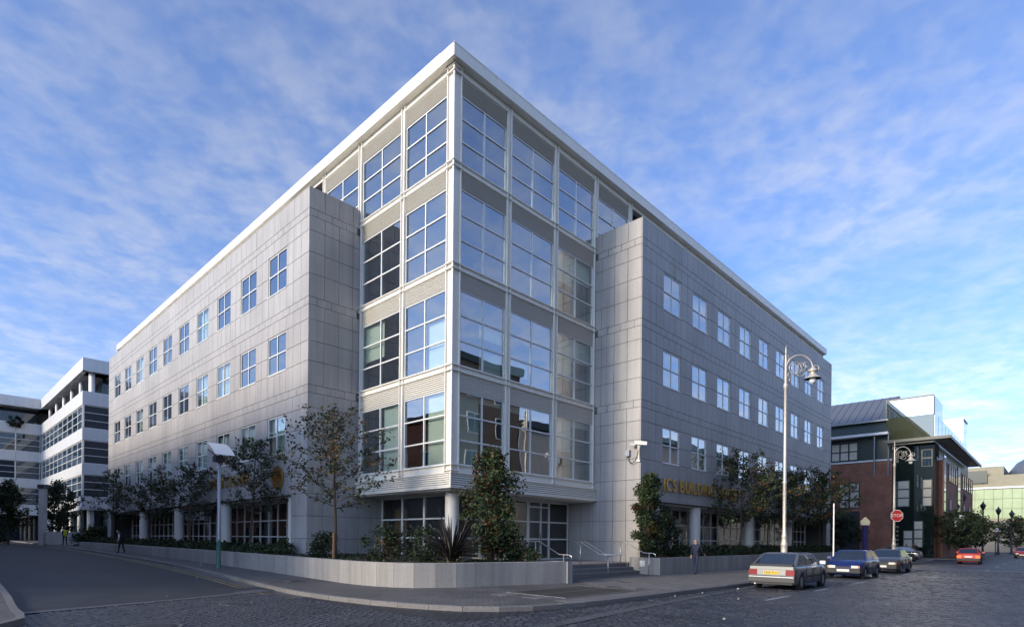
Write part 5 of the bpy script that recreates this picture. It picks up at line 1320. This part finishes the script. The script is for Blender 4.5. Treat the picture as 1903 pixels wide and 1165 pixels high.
car('bright blue hatchback facing the camera behind the silver hatchback', (18.45,-10.45,-.106), R(180), blue, 3.95,1.63,1.40,2.45,.90,.88,.93,(-1.85,-1.35,.38,1.05),.60,'three')
car('dark grey saloon car parked behind the blue hatchback', (26.6,-10.55,-.106), R(180), grey, 4.3,1.68,1.40,2.6,.95,.88,.94,(-1.55,-.95,.45,1.2),.60,'hatch')
car('red car with brake lights lit driving away', (52.4,-12.1,-.12), R(2), red, 3.9,1.62,1.40,2.45,.92,.88,.93,(-1.9,-1.35,.4,1.05),.6,'three',lit=True)
car('red car at the right edge of the picture', (88.6,-14.35,-.12), R(180), red, 3.9,1.62,1.40,2.45,.92,.88,.93,(-1.9,-1.35,.4,1.05),.6,'three')
car('dark car parked farther up past the stop sign', (49.5,-7.0,0.0), R(90), darkp, 4.0,1.64,1.4,2.5,.92,.88,.93,(-1.9,-1.3,.4,1.1),.6,'three')
car('white car whose roof shows above the hedge by the white office', (1.6,58.0,zg(58)-.0), R(20), whitep, 4.4,1.75,1.65,2.6,.98,.95,1.0,(-2.0,-1.6,.5,1.2),.65,'hatch',group='cars by the white office')
# motorcycle near the stop sign
t = thing('motorcycle', 'parked motorcycle with round headlamp near the stop sign', 'motorcycle', (38.4,-8.0,0), R(200))
for x in (-.7,.7):
    wh = MB(); wh.lathe([(.22,-.05),(.3,-.05),(.32,0),(.3,.05),(.22,.05)],18); w_ = wh.build('wheel', M['tyre'], t, (x,0,.32)); w_.rotation_euler = (R(90),0,0)
    MB().lathe([(.22,-.02),(.22,.02),(.04,.03),(.04,-.03)],12).build('rim', M['chrome'], w_)
b = MB(); b.tube([(-.7,0,.32),(-.3,0,.55),(.15,0,.6),(.5,0,.75)],[.05,.1,.12,.06],8); b.box(-.2,.2,-.16,.16,.25,.58); b.build('engine', M['dark'], t)
b = MB(); b.tube([(-.15,0,.82),(.1,0,.88),(.38,0,.8)],[.1,.16,.08],10); b.build('tank', darkp, t)
MB().tube([(-.75,0,.8),(-.5,0,.8),(-.15,0,.78)],[.06,.11,.1],8).build('seat', M['trim'], t)
b = MB(); b.tube([(.72,.08,.32),(.48,.08,.95)],.025,6); b.tube([(.72,-.08,.32),(.48,-.08,.95)],.025,6); b.tube([(.38,.38,1.02),(.46,.1,1.0),(.46,-.1,1.0),(.38,-.38,1.02)],.018,6); b.build('fork', M['chrome'], t)
o = MB().lathe([(.02,-.12),(.1,-.03),(.1,.02),(.001,.04)],14).build('headlamp', M['lampclear'], t, (.58,0,.9)); o.rotation_euler = (0,R(90),0)

# ------------------------------------------------------------------ people
M['skin'] = mat('skin', (.42,.24,.17), .6); M['hair'] = mat('dark_hair', (.03,.02,.015), .8); M['jacket'] = mat('navy_jacket', (.018,.024,.05), .85); M['jeans'] = mat('dark_jeans', (.025,.035,.07), .85)
M['shirt'] = mat('white_shirt', (.72,.72,.72), .8); M['black_cloth'] = mat('black_cloth', (.014,.014,.016), .9); M['hivis'] = mat('hi_vis_vest', (.60,.66,.03), .7); M['shoe'] = mat('shoe', (.012,.012,.012), .6)
def person(label, loc, rz, J, top, legs, sleeve=None, scale=1.0, vest=None):
    """J: joint positions; one continuous skinned body with clothes coloured by region"""
    V = []; E_ = []; Rd = []; seg = []
    def v(p, r_): V.append(Vector(p)); Rd.append(r_); return len(V)-1
    def e(a, b, m_): E_.append((a,b)); seg.append((a,b,m_))
    pel = v(J['pelvis'], .135); sp_ = v(J['spine'], .125); ch = v(J['chest'], .15); nk = v(J['neck'], .06); h0 = v(J['head'], .085); h1 = v(J['crown'], .085)
    e(pel,sp_,0); e(sp_,ch,0); e(ch,nk,0); e(nk,h0,2); e(h0,h1,2)
    hd = (Vector(J['crown'])-Vector(J['head'])).normalized(); fr_ = Vector(J.get('face',(1,0,0)))
    ns = v(Vector(J['head']) + fr_*.105 + hd*.01, .016); e(h0,ns,2)
    for s, tagk in ((1,'l'),(-1,'r')):
        sh = v(J['sh'+tagk], .062); el = v(J['el'+tagk], .046); wr = v(J['wr'+tagk], .033); e(ch,sh,0); e(sh,el,1); e(el,wr,1)
        d = (Vector(J['wr'+tagk])-Vector(J['el'+tagk])).normalized(); pm = v(Vector(J['wr'+tagk])+d*.07, .036); e(wr,pm,2)
        side_ = d.cross(Vector((0,0,1))); side_ = side_.normalized() if side_.length > .2 else Vector((1,0,0))
        for q, (o_, l_) in enumerate(((-.03,.075),(-.01,.09),(.01,.085),(.03,.065))):
            a = v(Vector(V[pm])+d*.035+side_*o_, .0095); b_ = v(Vector(V[pm])+d*(.035+l_)+side_*o_*1.2+Vector((0,0,-.01)), .0085); e(pm,a,2); e(a,b_,2)
        th = v(Vector(V[wr])+d*.05+side_*.05*s, .0105); e(wr,th,2)
        hp = v(J['hip'+tagk], .09); kn = v(J['kn'+tagk], .062); an = v(J['an'+tagk], .045); to = v(J['to'+tagk], .04); e(pel,hp,3); e(hp,kn,3); e(kn,an,3); e(an,to,4)
    me = bpy.data.meshes.new('person'); me.from_pydata([tuple(p) for p in V], E_, [])
    bm = bmesh.new(); bm.from_mesh(me); ly = bm.verts.layers.skin.verify()
    for i, bv in enumerate(bm.verts): bv[ly].radius = (Rd[i], Rd[i]); bv[ly].use_root = (i == 0)
    bm.to_mesh(me); bm.free()
    tmp = bpy.data.objects.new('tmp', me); COL.objects.link(tmp); tmp.modifiers.new('s','SKIN').use_smooth_shade = True; ss = tmp.modifiers.new('d','SUBSURF'); ss.levels = 2; ss.render_levels = 2
    dg = bpy.context.evaluated_depsgraph_get(); fm = bpy.data.meshes.new_from_object(tmp.evaluated_get(dg)); bpy.data.objects.remove(tmp)
    fm.name = 'person'; fm.materials.clear()
    for mm in (top, sleeve or top, M['skin'], legs, M['shoe'], M['hair']): fm.materials.append(mm)
    for p in fm.polygons:
        c = p.center; best = 9; bi = 0
        for a, b_, m_ in seg:
            ab = V[b_]-V[a]; t_ = max(0, min(1, (c-V[a]).dot(ab)/max(1e-6, ab.length_squared))); dd = (c-(V[a]+ab*t_)).length - (Rd[a]*(1-t_)+Rd[b_]*t_)
            if dd < best: best = dd; bi = m_
        if bi == 2:
            rel = c - Vector(J['head'])
            if (c-Vector(J['crown'])).length < .15 and (rel.dot(hd) > .09 or rel.dot(fr_) < -.01): bi = 5
        p.material_index = bi; p.use_smooth = True
    o = bpy.data.objects.new('person', fm); COL.objects.link(o); o.location = loc; o.rotation_euler = (0,0,rz); o.scale = (scale,)*3
    return tag(o, label, 'person')
def stand(stride=.0, arm=.1, **k):
    J = dict(pelvis=(0,0,.95),spine=(.01,0,1.13),chest=(.03,0,1.36),neck=(.035,0,1.50),head=(.055,0,1.61),crown=(.05,0,1.71),shl=(.02,.19,1.42),shr=(.02,-.19,1.42),ell=(-arm*.7,.25,1.14),elr=(arm*.9,-.25,1.14),wrl=(-arm,.25,.90),wrr=(arm*1.6+.06,-.24,.92),
             hipl=(0,.09,.90),hipr=(0,-.09,.90),knl=(stride*.55+.04,.10,.50),knr=(-stride*.30+.03,-.10,.50),anl=(stride,.10,.085),anr=(-stride,-.10,.11),tol=(stride+.17,.11,.04),tor=(-stride+.15,-.11,.04)); J.update(k); return J
person('man in dark navy jacket and jeans walking past the right planter', (12.35,-4.95,0), R(180), stand(.20,.06,wrl=(-.40,.22,1.02),ell=(-.2,.22,1.16),wrr=(.10,-.2,.94),elr=(-.02,-.22,1.15),knr=(-.10,-.10,.52),anr=(-.34,-.10,.16),tor=(-.22,-.11,.05)), M['jacket'], M['jeans'], scale=1.02)
person('person in black standing at the kerb beside a white carrier bag', (52.4,-8.1,0), R(20), stand(.08,.05), M['black_cloth'], M['black_cloth'])
person('second person in dark clothes standing left behind the carrier bag holder', (52.9,-7.4,0), R(60), stand(.1,.06), M['jacket'], M['black_cloth'], scale=.97)
bgm = MB(); bgm.add([(-.14,-.07,0),(.14,-.07,0),(.14,.07,0),(-.14,.07,0),(-.17,-.05,.36),(.17,-.05,.36),(.17,.05,.36),(-.17,.05,.36)],[(0,3,2,1),(0,1,5,4),(1,2,6,5),(2,3,7,6),(3,0,4,7),(4,5,6,7)]); bgo = bgm.build('carrier_bag', M['shirt'], None, (52.58,-8.36,.42)); tag(bgo, 'white carrier bag held by the person in black at the kerb', 'bag')
yb = 28.3
person('person in dark clothes with white sleeves leaning forward beside the left planter', (-5.45,yb,zg(yb)), R(135),
       stand(.16,.1,spine=(.05,0,1.12),chest=(.15,0,1.32),neck=(.22,0,1.44),head=(.28,0,1.53),crown=(.33,0,1.62),shl=(.14,.19,1.38),shr=(.14,-.19,1.38),ell=(.02,.27,1.12),elr=(.20,-.27,1.12),wrl=(.10,.25,.90),wrr=(.36,-.2,1.0)), M['black_cloth'], M['black_cloth'], sleeve=M['shirt'])
person('worker in yellow hi-vis vest walking by the low grey wall', (-4.75,53.1,zg(53.1)), R(100), stand(.16,.12), M['hivis'], M['black_cloth'], sleeve=M['jacket'], scale=1.03)
# ------------------------------------------------------------------ litter on the ground
rng = random.Random(4); M['paper'] = mat('litter_paper', (.40,.38,.34), .8)
def litter(label, x, y, dz, s, cat='litter'):
    b = MB(); n = 9; ring = [(s*rng.uniform(.6,1.2)*math.cos(6.283*i/n), s*.6*rng.uniform(.6,1.2)*math.sin(6.283*i/n), rng.uniform(.004,.03)) for i in range(n)]
    b.add([(0,0,.05)] + ring + [(p[0]*.9,p[1]*.9,0) for p in ring], [(0,1+i,1+(i+1)%n) for i in range(n)] + [(1+i,10+i,10+(i+1)%n,1+(i+1)%n) for i in range(n)])
    o = b.build('litter', M['paper'], None, (x,y,zg(y)+dz), rng.uniform(0,3)); return tag(o, label, cat, 'scraps of litter')
for l, x, y, dz in (('paper scrap on the left pavement nearest the lamp post',-5.7,12.3,.003),('paper scrap on the left pavement by the planter, far of two',-5.2,13.6,.003),('paper scrap in the left gutter beyond the lamp post',-6.9,12.3,-.105),('pale scrap on the side street by the yellow lines',-8.0,6.1,-.112),
   ('pale scrap on the stone band of the side street',-10.8,.3,-.105),('pale scrap on the setts in the foreground right of centre',-3.0,-12.6,-.104),('litter in the gutter near the silver hatchback, nearest the corner',1.3,-9.3,-.104),('litter in the gutter just behind the silver hatchback',3.2,-9.35,-.104),('litter under the rear corner of the silver hatchback',5.9,-9.5,-.104),('scrap on the setts right of the silver hatchback rear',2.0,-11.0,-.104)):
    litter(l, x, y, dz, .045)
